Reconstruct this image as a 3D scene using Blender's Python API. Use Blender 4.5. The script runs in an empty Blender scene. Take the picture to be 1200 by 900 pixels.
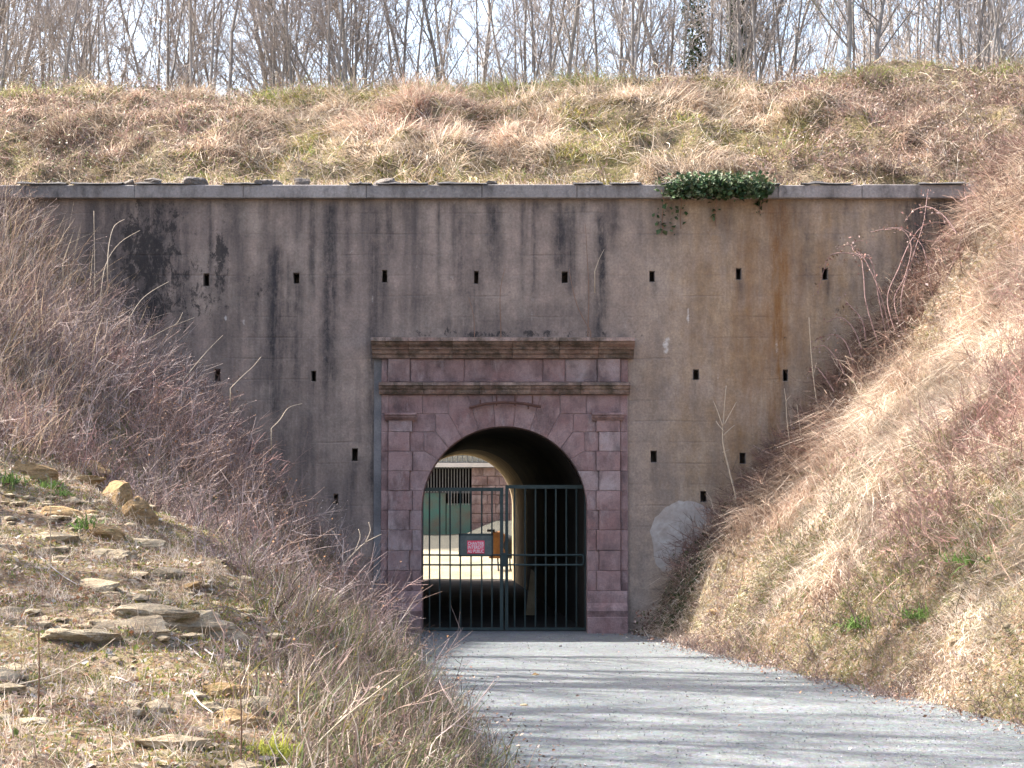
import bpy, bmesh, math, random
import numpy as np
from mathutils import Vector, Matrix

SC = bpy.context.scene
COL = SC.collection
R = math.radians
rng = np.random.default_rng(7)
random.seed(7)

# ------------------------------------------------------------------ camera, light, exposure
F = 2160.0                      # focal length in pixels of a 1200 px wide frame
CAMP = np.array([0.0, -30.0, 2.15])
PITCH = math.atan(135 / F)
cam = bpy.data.cameras.new('camera')
cam.sensor_width = 36
cam.lens = F / 1200 * 36
cam.clip_start = 0.1
cam.clip_end = 2000
cam_o = bpy.data.objects.new('camera', cam)
COL.objects.link(cam_o)
cam_o.location = CAMP
cam_o.rotation_euler = (math.pi / 2 + PITCH, 0, 0)
SC.camera = cam_o

SUN_EL, SUN_AZ = R(43.5), R(-76)           # azimuth clockwise from +Y
world = bpy.data.worlds.new('World')
SC.world = world
world.use_nodes = True
wn = world.node_tree
sky = wn.nodes.new('ShaderNodeTexSky')
sky.sky_type = 'NISHITA'
sky.sun_disc = False
sky.sun_elevation = SUN_EL
sky.sun_rotation = SUN_AZ % (2 * math.pi)
sky.air_density = 1.0
sky.dust_density = 4.5
sky.ozone_density = 0.4
wn.links.new(sky.outputs[0], wn.nodes['Background'].inputs[0])
wn.nodes['Background'].inputs[1].default_value = 0.13
sl = bpy.data.lights.new('sun', 'SUN')
sl.energy = 4.2
sl.angle = R(0.53)
sl.color = (1.0, 0.95, 0.87)
sun_o = bpy.data.objects.new('sun', sl)
COL.objects.link(sun_o)
sd = Vector((math.sin(SUN_AZ) * math.cos(SUN_EL), math.cos(SUN_AZ) * math.cos(SUN_EL), math.sin(SUN_EL)))
sun_o.rotation_euler = sd.to_track_quat('Z', 'Y').to_euler()
SC.view_settings.view_transform = 'Standard'
SC.view_settings.look = 'None'
SC.view_settings.exposure = 2.1
SC.view_settings.gamma = 1
SC.render.engine = 'CYCLES'
SC.cycles.max_bounces = 6
SC.cycles.transparent_max_bounces = 4
SC.cycles.use_denoising = True

# ------------------------------------------------------------------ helpers
def tag(o, label=None, cat=None, group=None, kind=None):
    if label: o['label'] = label
    if cat: o['category'] = cat
    if group: o['group'] = group
    if kind: o['kind'] = kind
    return o

def empty(name, loc=(0, 0, 0), parent=None):
    o = bpy.data.objects.new(name, None)
    o.empty_display_size = 0.2
    COL.objects.link(o)
    o.location = loc
    if parent: o.parent = parent
    return o

def link(name, me, mat=None, parent=None, loc=None):
    o = bpy.data.objects.new(name, me)
    COL.objects.link(o)
    if mat is not None and not me.materials: me.materials.append(mat)
    if parent: o.parent = parent
    if loc is not None: o.location = loc
    return o

def np_mesh(name, V, polys, cols=None, smooth=False):
    """V (N,3); polys: list of int arrays (n,k); cols: dict name->(N,3|4) or (N,)"""
    me = bpy.data.meshes.new(name)
    V = np.asarray(V, dtype=np.float32)
    me.vertices.add(len(V))
    me.vertices.foreach_set('co', V.ravel())
    polys = [np.asarray(p, dtype=np.int32) for p in polys if len(p)]
    nl = sum(p.size for p in polys); npoly = sum(len(p) for p in polys)
    me.loops.add(nl); me.polygons.add(npoly)
    me.loops.foreach_set('vertex_index', np.concatenate([p.ravel() for p in polys]))
    tot = np.concatenate([np.full(len(p), p.shape[1], np.int32) for p in polys])
    st = np.concatenate([[0], np.cumsum(tot)[:-1]]).astype(np.int32)
    me.polygons.foreach_set('loop_start', st)
    try: me.polygons.foreach_set('loop_total', tot)
    except Exception: pass
    me.polygons.foreach_set('use_smooth', np.full(npoly, smooth))
    if cols:
        for k, c in cols.items():
            c = np.asarray(c, dtype=np.float32)
            if c.ndim == 1:
                me.attributes.new(k, 'FLOAT', 'POINT').data.foreach_set('value', c)
            else:
                if c.shape[1] == 3: c = np.concatenate([c, np.ones((len(c), 1), np.float32)], 1)
                me.color_attributes.new(k, 'FLOAT_COLOR', 'POINT').data.foreach_set('color', c.ravel())
    me.update(calc_edges=True)
    me.validate()
    return me

class MB:
    """collects simple solids into one mesh"""
    def __init__(self): self.v = []; self.f = []
    def add(self, vs, fs):
        n = len(self.v); self.v += [tuple(p) for p in vs]; self.f += [tuple(i + n for i in f) for f in fs]
    def box(self, a, b):
        (x0, y0, z0), (x1, y1, z1) = a, b
        self.add([(x0,y0,z0),(x1,y0,z0),(x1,y1,z0),(x0,y1,z0),(x0,y0,z1),(x1,y0,z1),(x1,y1,z1),(x0,y1,z1)],
                 [(0,3,2,1),(4,5,6,7),(0,1,5,4),(1,2,6,5),(2,3,7,6),(3,0,4,7)])
    def tube(self, pts, r, n=8, caps=True):
        pts = [Vector(p) for p in pts]
        rs = r if isinstance(r, (list, tuple)) else [r] * len(pts)
        base = len(self.v); u = None
        for i, p in enumerate(pts):
            d = (pts[min(i + 1, len(pts) - 1)] - pts[max(i - 1, 0)]).normalized()
            if u is None:
                u = d.cross(Vector((0, 0, 1)) if abs(d.z) < .9 else Vector((1, 0, 0))).normalized()
            else:
                u = (u - d * u.dot(d)).normalized()
            w = d.cross(u)
            for k in range(n):
                a = 2 * math.pi * k / n
                self.v.append(tuple(p + (u * math.cos(a) + w * math.sin(a)) * rs[i]))
        for i in range(len(pts) - 1):
            for k in range(n):
                a = base + i * n + k; b = base + i * n + (k + 1) % n
                self.f.append((a, b, b + n, a + n))
        if caps:
            self.f.append(tuple(base + k for k in reversed(range(n))))
            self.f.append(tuple(base + (len(pts) - 1) * n + k for k in range(n)))
    def prism(self, poly, y0, y1, ch=0.0):
        """polygon [(x,z)] counter-clockwise seen from -Y; front at y0 chamfered by ch, back at y1"""
        n = len(poly)
        cx = sum(p[0] for p in poly) / n; cz = sum(p[1] for p in poly) / n
        vs = []
        P = [Vector((p[0], p[1])) for p in poly]
        ins = []
        for i in range(n):
            a, b, c = P[i - 1], P[i], P[(i + 1) % n]
            e1 = (b - a).normalized(); e2 = (c - b).normalized()
            n1 = Vector((-e1.y, e1.x)); n2 = Vector((-e2.y, e2.x))
            m = (n1 + n2)
            m = m / max(0.35, m.dot(n1)) if m.length > 1e-6 else n1
            ins.append(b + m * ch)
        for p in ins: vs.append((p.x, y0, p.y))
        for p in P: vs.append((p.x, y0 + ch, p.y))
        for p in P: vs.append((p.x, y1, p.y))
        fs = [tuple(range(n))]
        for k in (0, 1):
            for i in range(n):
                j = (i + 1) % n
                fs.append((k * n + i, (k + 1) * n + i, (k + 1) * n + j, k * n + j))
        fs.append(tuple(2 * n + i for i in reversed(range(n))))
        self.add(vs, fs)
    def build(self, name, mat, parent=None, smooth=False, loc=None):
        me = bpy.data.meshes.new(name)
        me.from_pydata(self.v, [], self.f)
        if smooth: me.polygons.foreach_set('use_smooth', [True] * len(me.polygons))
        me.update()
        return link(name, me, mat, parent, loc)

def ray(px, py):
    c = np.array([(px - 600) / F, (450 - py) / F, -1.0])
    cp, sp = math.cos(PITCH), math.sin(PITCH)
    d = np.array([c[0], -c[2] * cp - c[1] * sp, c[1] * cp - c[2] * sp])
    return d / np.linalg.norm(d)

def at(px, py, Y=0.0):
    """the real point seen at a photograph pixel on the vertical plane y = Y"""
    d = ray(px, py); t = (Y - CAMP[1]) / d[1]
    p = CAMP + d * t
    return (float(p[0]), float(Y), float(p[2]))

def project(Pn):
    q = Pn - CAMP
    cp, sp = math.cos(PITCH), math.sin(PITCH)
    dep = q[:, 1] * cp + q[:, 2] * sp
    up = -q[:, 1] * sp + q[:, 2] * cp
    return 600 + F * q[:, 0] / dep, 450 - F * up / dep, dep

def hash2(ix, iy, s):
    h = (ix.astype(np.int64) * 374761393 + iy.astype(np.int64) * 668265263 + s * 974634777) & 0xFFFFFFFF
    h = ((h ^ (h >> 13)) * 1274126177) & 0xFFFFFFFF
    return ((h ^ (h >> 16)) & 0xFFFF) / 65535.0

def vnoise(x, y, s=0):
    x = np.asarray(x, float); y = np.asarray(y, float)
    ix = np.floor(x); iy = np.floor(y); fx = x - ix; fy = y - iy
    fx = fx * fx * (3 - 2 * fx); fy = fy * fy * (3 - 2 * fy)
    ix = ix.astype(np.int64); iy = iy.astype(np.int64)
    a = hash2(ix, iy, s); b = hash2(ix + 1, iy, s); c = hash2(ix, iy + 1, s); d = hash2(ix + 1, iy + 1, s)
    return (a * (1 - fx) + b * fx) * (1 - fy) + (c * (1 - fx) + d * fx) * fy

def fbm(x, y, s=0, o=4):
    t = 0; a = 0.5; n = 0
    for k in range(o):
        t = t + a * vnoise(np.asarray(x) * 2 ** k, np.asarray(y) * 2 ** k, s + k * 17); n += a; a *= .5
    return t / n

def sstep(a, b, x):
    t = np.clip((np.asarray(x, float) - a) / (b - a), 0, 1); return t * t * (3 - 2 * t)

# ------------------------------------------------------------------ materials
def nodes_mat(name):
    m = bpy.data.materials.new(name); m.use_nodes = True
    nt = m.node_tree; b = nt.nodes['Principled BSDF']
    b.inputs['Specular IOR Level'].default_value = 0.25
    return m, nt, b

class N:
    def __init__(self, nt): self.nt = nt
    def new(self, t, **k):
        n = self.nt.nodes.new(t)
        for a, v in k.items(): setattr(n, a, v)
        return n
    def set(self, sock, v):
        if isinstance(v, bpy.types.NodeSocket): self.nt.links.new(v, sock)
        elif v is not None:
            if isinstance(v, (tuple, list)) and len(v) == 3 and sock.type == 'RGBA': v = (*v, 1)
            sock.default_value = v
    def coord(self, kind='Object'): return self.new('ShaderNodeTexCoord').outputs[kind]
    def pos(self): return self.new('ShaderNodeNewGeometry').outputs['Position']
    def mapping(self, v, scale=(1, 1, 1), loc=(0, 0, 0), rot=(0, 0, 0)):
        n = self.new('ShaderNodeMapping'); self.set(n.inputs['Vector'], v)
        n.inputs['Scale'].default_value = scale; n.inputs['Location'].default_value = loc; n.inputs['Rotation'].default_value = rot
        return n.outputs[0]
    def noise(self, v, scale, detail=4, rough=.55, dist=0):
        n = self.new('ShaderNodeTexNoise'); self.set(n.inputs['Vector'], v)
        n.inputs['Scale'].default_value = scale; n.inputs['Detail'].default_value = detail
        n.inputs['Roughness'].default_value = rough; n.inputs['Distortion'].default_value = dist
        return n.outputs['Fac']
    def voro(self, v, scale, feature='F1', out='Distance'):
        n = self.new('ShaderNodeTexVoronoi', feature=feature); self.set(n.inputs['Vector'], v)
        n.inputs['Scale'].default_value = scale
        return n.outputs[out]
    def ramp(self, f, stops, interp='LINEAR'):
        n = self.new('ShaderNodeValToRGB'); self.set(n.inputs[0], f)
        cr = n.color_ramp; cr.interpolation = interp
        while len(cr.elements) < len(stops): cr.elements.new(0.5)
        for e, (p, c) in zip(cr.elements, stops):
            e.position = p; e.color = (c, c, c, 1) if not isinstance(c, (tuple, list)) else (*c, 1)
        return n.outputs[0]
    def mix(self, f, a, b, mode='MIX'):
        n = self.new('ShaderNodeMix', data_type='RGBA', blend_type=mode)
        self.set(n.inputs[0], f); self.set(n.inputs[6], a); self.set(n.inputs[7], b)
        return n.outputs[2]
    def math(self, op, a, b=0.0, clamp=False):
        n = self.new('ShaderNodeMath', operation=op); n.use_clamp = clamp
        self.set(n.inputs[0], a); self.set(n.inputs[1], b)
        return n.outputs[0]
    def attr(self, name, out='Fac'):
        n = self.new('ShaderNodeAttribute'); n.attribute_name = name
        return n.outputs[out]
    def rand(self): return self.new('ShaderNodeObjectInfo').outputs['Random']
    def bump(self, h, strength=.3, dist=.02):
        n = self.new('ShaderNodeBump'); self.set(n.inputs['Height'], h)
        n.inputs['Strength'].default_value = strength; n.inputs['Distance'].default_value = dist
        return n.outputs[0]

def mat_simple(name, c1, c2, scale=3, rough=.8, bump=.2, metal=0, vary=0.0, dist=.01, scale2=40):
    m, nt, b = nodes_mat(name); n = N(nt); v = n.coord()
    f = n.noise(v, scale, 5, .6)
    col = n.mix(n.ramp(f, [(.35, 0), (.65, 1)]), c1, c2)
    g = n.noise(v, scale2, 3, .6)
    col = n.mix(.35, col, n.ramp(g, [(.3, .35), (.7, .75)]), 'OVERLAY')
    if vary:
        col = n.mix(n.math('MULTIPLY', n.rand(), vary), col, (c1[0] * .5, c1[1] * .5, c1[2] * .5))
    n.set(b.inputs['Base Color'], col)
    b.inputs['Roughness'].default_value = rough; b.inputs['Metallic'].default_value = metal
    n.set(b.inputs['Normal'], n.bump(g, bump, dist))
    return m

def mat_veg(name, trans=.25, rough=.75):
    m = bpy.data.materials.new(name); m.use_nodes = True
    nt = m.node_tree; n = N(nt)
    for x in list(nt.nodes): nt.nodes.remove(x)
    out = n.new('ShaderNodeOutputMaterial')
    c = n.attr('Col', 'Color')
    d = n.new('ShaderNodeBsdfPrincipled'); n.set(d.inputs['Base Color'], c); d.inputs['Roughness'].default_value = rough
    d.inputs['Specular IOR Level'].default_value = .2
    if trans > 0:
        t = n.new('ShaderNodeBsdfTranslucent'); n.set(t.inputs['Color'], c)
        mx = n.new('ShaderNodeMixShader'); mx.inputs[0].default_value = trans
        nt.links.new(d.outputs[0], mx.inputs[1]); nt.links.new(t.outputs[0], mx.inputs[2])
        nt.links.new(mx.outputs[0], out.inputs[0])
    else: nt.links.new(d.outputs[0], out.inputs[0])
    return m

M = {}
M['veg'] = mat_veg('dry_plant', .28)
M['twig'] = mat_veg('woody_stem', 0, .85)
M['leaf'] = mat_veg('glossy_leaf', .15, .45)

def m_concrete():
    m, nt, b = nodes_mat('stained_concrete'); n = N(nt); v = n.pos()
    big = n.noise(v, .45, 5, .6); mid = n.noise(v, 2.2, 6, .65); fine = n.noise(v, 26, 5, .7)
    col = n.mix(n.ramp(big, [(.35, 0), (.65, 1)]), (.275, .212, .187), (.34, .264, .218))
    col = n.mix(n.attr('warm'), col, (.40, .305, .205))
    col = n.mix(n.ramp(mid, [(.42, 0), (.66, .75)]), col, (.195, .155, .135))
    col = n.mix(n.math('MULTIPLY', n.ramp(n.noise(n.mapping(v, (1.5, 1.5, .35), (4, 0, 7)), 1.5, 6, .7), [(.45, 0), (.62, 1)]), n.math('MULTIPLY', n.attr('warm'), .9)), col, (.24, .15, .075))
    # board joints left by the shuttering
    w = n.new('ShaderNodeTexWave', wave_type='BANDS', bands_direction='Z'); n.set(w.inputs['Vector'], v)
    w.inputs['Scale'].default_value = .92; w.inputs['Distortion'].default_value = .5; w.inputs['Detail'].default_value = 2; w.inputs['Detail Scale'].default_value = 1.5
    line = n.ramp(w.outputs['Fac'], [(.0, 1), (.035, 0)])
    brk = n.ramp(n.noise(n.mapping(v, (.8, 1, 3)), 1.1, 3), [(.48, 0), (.62, 1)])
    line = n.math('MULTIPLY', line, brk)
    col = n.mix(n.math('MULTIPLY', line, .35), col, (.14, .11, .10))
    # run-off streaks, rust, lichen, lime, each with its own shape on the wall
    sv = n.mapping(v, (5, 5, .35)); sn = n.noise(sv, 1.6, 6, .68, .3)
    rgh = n.ramp(n.noise(n.mapping(v, (1, 1, .6)), 9, 7, .78), [(.36, .15), (.6, 1.0)])
    dk = n.math('MULTIPLY', n.math('MULTIPLY', n.attr('dark'), n.ramp(sn, [(.30, .3), (.55, 1.0)])), n.math('ADD', n.math('MULTIPLY', rgh, .8), .55), True)
    gen = n.math('MULTIPLY', n.attr('film'), n.ramp(n.noise(n.mapping(v, (1.6, 1.6, .12)), 2.2, 6, .65), [(.45, 0), (.72, 1)]))
    col = n.mix(n.math('MULTIPLY', gen, .85), col, (.092, .078, .076))
    mott = n.ramp(n.noise(v, 5.5, 8, .72), [(.40, 0), (.66, 1)])
    col = n.mix(n.math('MULTIPLY', mott, .5), col, (.14, .115, .10))
    pale = n.ramp(n.noise(n.mapping(v, (1, 1, .8), (9, 2, 4)), 1.3, 7, .7), [(.50, 0), (.68, 1)])
    col = n.mix(n.math('MULTIPLY', pale, .45), col, (.42, .345, .29))
    ru = n.math('MULTIPLY', n.attr('rust'), n.ramp(n.noise(n.mapping(v, (3.2, 3.2, .5)), 1.8, 7, .72), [(.34, .15), (.6, 1)]), True)
    col = n.mix(n.math('MULTIPLY', ru, .9), col, (.185, .088, .03))
    col = n.mix(n.math('MULTIPLY', dk, .97), col, (.038, .035, .038))
    bl = n.ramp(n.math('ADD', n.math('MULTIPLY', n.attr('black'), 1.22), n.math('MULTIPLY', n.math('SUBTRACT', n.noise(n.mapping(v, (1, 1, .6)), 5.5, 9, .8, .3), .5), 2.6)), [(.38, 0), (.54, 1)])
    col = n.mix(n.math('MULTIPLY', bl, .84), col, (.028, .026, .027))
    wh = n.ramp(n.math('ADD', n.attr('white'), n.math('MULTIPLY', n.math('SUBTRACT', n.noise(v, 7, 5, .7), .5), 1.0)), [(.42, 0), (.62, 1)])
    col = n.mix(n.math('MULTIPLY', wh, .7), col, (.56, .53, .50))
    spk = n.ramp(n.noise(n.mapping(v, (1, 1, .55)), 4.5, 7, .72), [(.66, 0), (.73, 1)])
    col = n.mix(n.math('MULTIPLY', spk, .5), col, (.5, .47, .43))
    col = n.mix(.5, col, n.ramp(fine, [(.25, .25), (.75, .8)]), 'OVERLAY')
    n.set(b.inputs['Base Color'], col); b.inputs['Roughness'].default_value = .9
    h = n.math('ADD', n.math('MULTIPLY', fine, .5), n.math('ADD', n.math('MULTIPLY', mid, .8), n.math('MULTIPLY', line, -.5)))
    n.set(b.inputs['Normal'], n.bump(h, .55, .02))
    return m
M['concrete'] = m_concrete()

def m_sandstone(name, a, bcol, moss=0.0, dark=(.10, .07, .07)):
    m, nt, b = nodes_mat(name); n = N(nt); v = n.pos(); r = n.rand()
    col = n.mix(n.math('ADD', n.math('MULTIPLY', r, .7), .15), a, bcol)
    off = n.new('ShaderNodeCombineXYZ'); n.set(off.inputs[0], n.math('MULTIPLY', r, 37)); n.set(off.inputs[2], n.math('MULTIPLY', r, 91))
    vv = n.new('ShaderNodeVectorMath', operation='ADD'); n.set(vv.inputs[0], v); n.set(vv.inputs[1], off.outputs[0]); vv = vv.outputs[0]
    big = n.noise(vv, 2.3, 6, .65); fine = n.noise(vv, 45, 4, .7)
    col = n.mix(n.ramp(big, [(.36, 0), (.66, .9)]), col, (a[0] * 1.3, a[1] * 1.6, a[2] * 1.65))
    col = n.mix(n.ramp(n.noise(n.mapping(vv, (1, 1, .6)), 3.1, 6, .7), [(.45, 0), (.68, .9)]), col, dark)
    if moss:
        mo = n.ramp(n.noise(n.mapping(v, (1, 1, .5)), 3.6, 6, .7), [(.46, 0), (.6, 1)])
        col = n.mix(n.math('MULTIPLY', mo, moss), col, (.06, .05, .038))
        mo2 = n.ramp(n.noise(n.mapping(v, (1, 1, 1.2), (3, 1, 2)), 5.5, 5, .7), [(.6, 0), (.68, 1)])
        col = n.mix(n.math('MULTIPLY', mo2, moss * .5), col, (.32, .25, .17))
    eff = n.ramp(n.noise(n.mapping(v, (1, 1, .4)), 4.3, 6, .75), [(.56, 0), (.70, 1)])
    col = n.mix(n.math('MULTIPLY', eff, .5), col, (.38, .31, .31))
    col = n.mix(.4, col, n.ramp(fine, [(.25, .3), (.75, .75)]), 'OVERLAY')
    n.set(b.inputs['Base Color'], col); b.inputs['Roughness'].default_value = .88
    n.set(b.inputs['Normal'], n.bump(n.math('ADD', n.math('MULTIPLY', fine, .5), n.math('MULTIPLY', big, 1.6)), .8, .03))
    return m
M['stone'] = m_sandstone('pink_sandstone', (.255, .150, .142), (.215, .130, .125))
M['stone_pale'] = m_sandstone('pale_sandstone', (.275, .185, .178), (.24, .16, .155))
M['cornice'] = m_sandstone('weathered_cornice_sandstone', (.25, .155, .13), (.20, .13, .115), .75, (.05, .045, .04))
M['mortar'] = mat_simple('mortar', (.33, .26, .25), (.19, .14, .135), 5, .95, .4)
M['coping'] = mat_simple('coping_stone', (.27, .25, .25), (.14, .13, .135), 1.8, .9, .4, vary=.5, scale2=22)
def m_coping():
    m, nt, b = nodes_mat('coping_stone'); n = N(nt); v = n.pos()
    big = n.noise(v, .8, 5, .65); mid = n.noise(n.mapping(v, (1, 1, .5)), 3.2, 7, .7); fine = n.noise(v, 24, 5, .7)
    col = n.mix(n.ramp(big, [(.35, 0), (.65, 1)]), (.31, .285, .275), (.22, .20, .195))
    col = n.mix(n.math('MULTIPLY', n.rand(), .35), col, (.13, .12, .12))
    col = n.mix(n.ramp(mid, [(.46, 0), (.68, .9)]), col, (.07, .065, .062))
    col = n.mix(n.math('MULTIPLY', n.ramp(n.noise(v, 7, 5, .7), [(.62, 0), (.7, 1)]), .5), col, (.36, .34, .30))
    col = n.mix(.5, col, n.ramp(fine, [(.25, .25), (.75, .8)]), 'OVERLAY')
    n.set(b.inputs['Base Color'], col); b.inputs['Roughness'].default_value = .92
    n.set(b.inputs['Normal'], n.bump(n.math('ADD', mid, n.math('MULTIPLY', fine, .5)), .6, .02))
    return m
M['coping'] = m_coping()
M['vault_dark'] = mat_simple('shaded_vault_render', (.055, .045, .034), (.03, .026, .022), 1.2, .95, .6, dist=.03, scale2=9)  # vault render, the interior's shade deepened in its colour
M['mouth'] = mat_simple('lit_vault_render', (.34, .26, .16), (.20, .15, .09), 3, .95, .6, dist=.03, scale2=9)  # same vault near its far end, daylight painted in as a paler colour
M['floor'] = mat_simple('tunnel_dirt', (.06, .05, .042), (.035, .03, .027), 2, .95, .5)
M['iron'] = mat_simple('green_painted_iron', (.026, .042, .041), (.042, .062, .06), 9, .55, .15, vary=.4)
M['rust'] = mat_simple('rusty_iron', (.075, .038, .032), (.12, .06, .045), 14, .8, .4)
M['panel'] = mat_simple('grey_green_sheet', (.075, .09, .085), (.11, .125, .115), 6, .6, .15)
M['red'] = mat_simple('red_sign_plate', (.70, .04, .085), (.8, .06, .12), 5, .5, .05)
M['white'] = mat_simple('white_lettering', (.78, .76, .76), (.7, .66, .66), 9, .6, .05)
def m_rock(name, a, c, dirt):
    m, nt, b = nodes_mat(name); n = N(nt); v = n.pos(); r = n.rand()
    big = n.noise(v, 4.5, 6, .7); fine = n.noise(v, 38, 5, .75); lay = n.noise(n.mapping(v, (2, 2, 14)), 2.5, 5, .7)
    col = n.mix(n.ramp(big, [(.36, 0), (.64, 1)]), a, c)
    col = n.mix(n.math('MULTIPLY', r, .35), col, tuple(x * .55 for x in a))
    col = n.mix(n.ramp(lay, [(.52, 0), (.66, .75)]), col, dirt)
    col = n.mix(n.math('MULTIPLY', n.ramp(n.noise(v, 8, 6, .75), [(.56, 0), (.66, 1)]), .7), col, (.15, .14, .05))
    col = n.mix(n.math('MULTIPLY', n.ramp(n.noise(v, 11, 5, .7), [(.6, 0), (.68, 1)]), .6), col, (.5, .48, .44))
    col = n.mix(.6, col, n.ramp(fine, [(.25, .2), (.75, .85)]), 'OVERLAY')
    n.set(b.inputs['Base Color'], col); b.inputs['Roughness'].default_value = .95
    n.set(b.inputs['Normal'], n.bump(n.math('ADD', n.math('ADD', big, lay), n.math('MULTIPLY', fine, .6)), 1.0, .045))
    return m
M['rock'] = mat_simple('ochre_rock', (.42, .29, .145), (.30, .20, .11), 3.5, .92, .8, vary=.35, dist=.03, scale2=18)
M['pale_rock'] = mat_simple('pale_sandy_rock', (.48, .40, .28), (.37, .29, .18), 3.5, .92, .8, vary=.3, dist=.03, scale2=18)
M['rock'] = m_rock('ochre_rock', (.40, .27, .13), (.27, .17, .085), (.13, .085, .05)); M['pale_rock'] = m_rock('pale_sandy_rock', (.46, .38, .265), (.35, .27, .175), (.19, .14, .09))
M['grey_rock'] = mat_simple('grey_rubble', (.22, .19, .17), (.10, .09, .085), 5, .92, .8, vary=.5, dist=.03, scale2=22)
M['bark'] = mat_simple('grey_bark', (.31, .285, .268), (.22, .20, .187), 2.5, .9, .5, vary=.35, scale2=16)
M['barkmoss'] = mat_simple('mossy_pale_bark', (.46, .41, .32), (.26, .27, .12), 1.1, .9, .5, scale2=16)
M['wood'] = mat_simple('weathered_board', (.36, .27, .17), (.24, .17, .10), 4, .8, .3)
M['orange'] = mat_simple('rusty_orange_paint', (.24, .115, .04), (.13, .06, .025), 5, .6, .3)
M['black'] = mat_simple('black_rubber', (.02, .02, .022), (.035, .035, .035), 5, .7, .2)
M['green'] = mat_simple('peeling_green_paint', (.075, .20, .175), (.13, .13, .11), 1.6, .6, .25)
M['lintel'] = mat_simple('pale_lintel', (.72, .70, .68), (.6, .58, .56), 2, .85, .2)
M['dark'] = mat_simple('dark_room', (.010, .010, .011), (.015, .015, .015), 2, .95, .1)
M['bars'] = mat_simple('pale_iron_bars', (.30, .31, .31), (.22, .22, .22), 9, .6, .2)
M['galv'] = mat_simple('grey_iron', (.10, .11, .115), (.06, .065, .07), 9, .6, .2)

def m_road():
    m, nt, b = nodes_mat('crushed_stone_road'); n = N(nt); v = n.pos()
    big = n.noise(v, .5, 4, .6); fine = n.noise(v, 22, 6, .8); vor = n.voro(v, 24, 'F1', 'Color')
    col = n.mix(n.ramp(big, [(.35, 0), (.65, 1)]), (.094, .115, .127), (.135, .156, .162))
    col = n.mix(.62, col, n.mix(.4, n.ramp(fine, [(.3, .22), (.7, .8)]), vor), 'OVERLAY')
    med = n.ramp(n.noise(n.mapping(v, (1, 1, 1)), 5, 5, .7), [(.3, .35), (.7, .66)])
    col = n.mix(.5, col, med, 'OVERLAY')
    hs = n.new('ShaderNodeHueSaturation'); hs.inputs['Saturation'].default_value = .5; n.set(hs.inputs['Color'], col); col = hs.outputs[0]
    spk = n.ramp(n.noise(v, 60, 3, .7), [(.66, 0), (.72, 1)])
    col = n.mix(n.math('MULTIPLY', spk, .6), col, (.05, .045, .04))
    n.set(b.inputs['Base Color'], col); b.inputs['Roughness'].default_value = .95
    n.set(b.inputs['Normal'], n.bump(n.math('ADD', fine, n.voro(v, 45)), .6, .015))
    return m
M['road'] = m_road()

def m_soil(name, a, c, g, gm=.45, lit=0):
    m, nt, b = nodes_mat(name); n = N(nt); v = n.pos()
    big = n.noise(v, .9, 6, .65); mid = n.noise(v, 7, 6, .7); fine = n.noise(v, 34, 4, .75)
    col = n.mix(n.ramp(mid, [(.35, 0), (.65, 1)]), a, c)
    col = n.mix(n.math('MULTIPLY', n.ramp(big, [(.48, 0), (.62, 1)]), gm), col, g)
    col = n.mix(.75, col, n.ramp(fine, [(.28, .12), (.72, .88)]), 'OVERLAY')
    if lit:      # trodden leaves and chips pressed into the soil
        vc = n.new('ShaderNodeSeparateColor'); n.set(vc.inputs[0], n.voro(n.mapping(v, (1, 1, 1.6)), 26, 'F1', 'Color'))
        lc = n.ramp(vc.outputs[0], [(0, (.20, .11, .065)), (.2, (.34, .24, .16)), (.4, (.13, .10, .07)), (.55, (.44, .37, .29)), (.7, (.25, .21, .07)), (.82, (.30, .17, .10)), (.93, (.52, .47, .42))], 'CONSTANT')
        col = n.mix(n.math('MULTIPLY', n.ramp(n.noise(v, 3.1, 5, .7), [(.36, .2), (.6, 1)]), lit), col, lc)
    n.set(b.inputs['Base Color'], col); b.inputs['Roughness'].default_value = .97
    n.set(b.inputs['Normal'], n.bump(n.math('ADD', mid, fine), 1.0, .06))
    return m
M['soil_left'] = m_soil('left_bank_soil', (.27, .20, .135), (.15, .11, .075), (.17, .155, .04), .7, .7)
M['soil_right'] = m_soil('right_bank_soil', (.25, .19, .13), (.15, .11, .075), (.13, .14, .045), .7, .6)
M['soil_top'] = m_soil('mound_soil', (.26, .20, .13), (.14, .105, .07), (.17, .155, .03))
M['court'] = m_soil('pale_chalk_ground', (.40, .36, .27), (.32, .28, .20), (.27, .27, .12), .35)
nt_ = M['court'].node_tree; n_ = N(nt_); b_ = nt_.nodes['Principled BSDF']; sx_ = n_.new('ShaderNodeSeparateXYZ'); n_.set(sx_.inputs[0], n_.pos())
old_ = b_.inputs['Base Color'].links[0].from_socket     # chalky yard in front, grey ground by the barracks with its shade painted in
f_ = n_.ramp(n_.math('ADD', n_.math('MULTIPLY', n_.math('SUBTRACT', sx_.outputs[1], 26.2), .3), n_.noise(n_.pos(), .8, 4)), [(.4, 0), (.75, 1)])
n_.set(b_.inputs['Base Color'], n_.mix(f_, old_, (.075, .072, .06)))
M['forest'] = m_soil('forest_floor', (.2, .15, .1), (.13, .1, .07), (.1, .1, .04))

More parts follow.
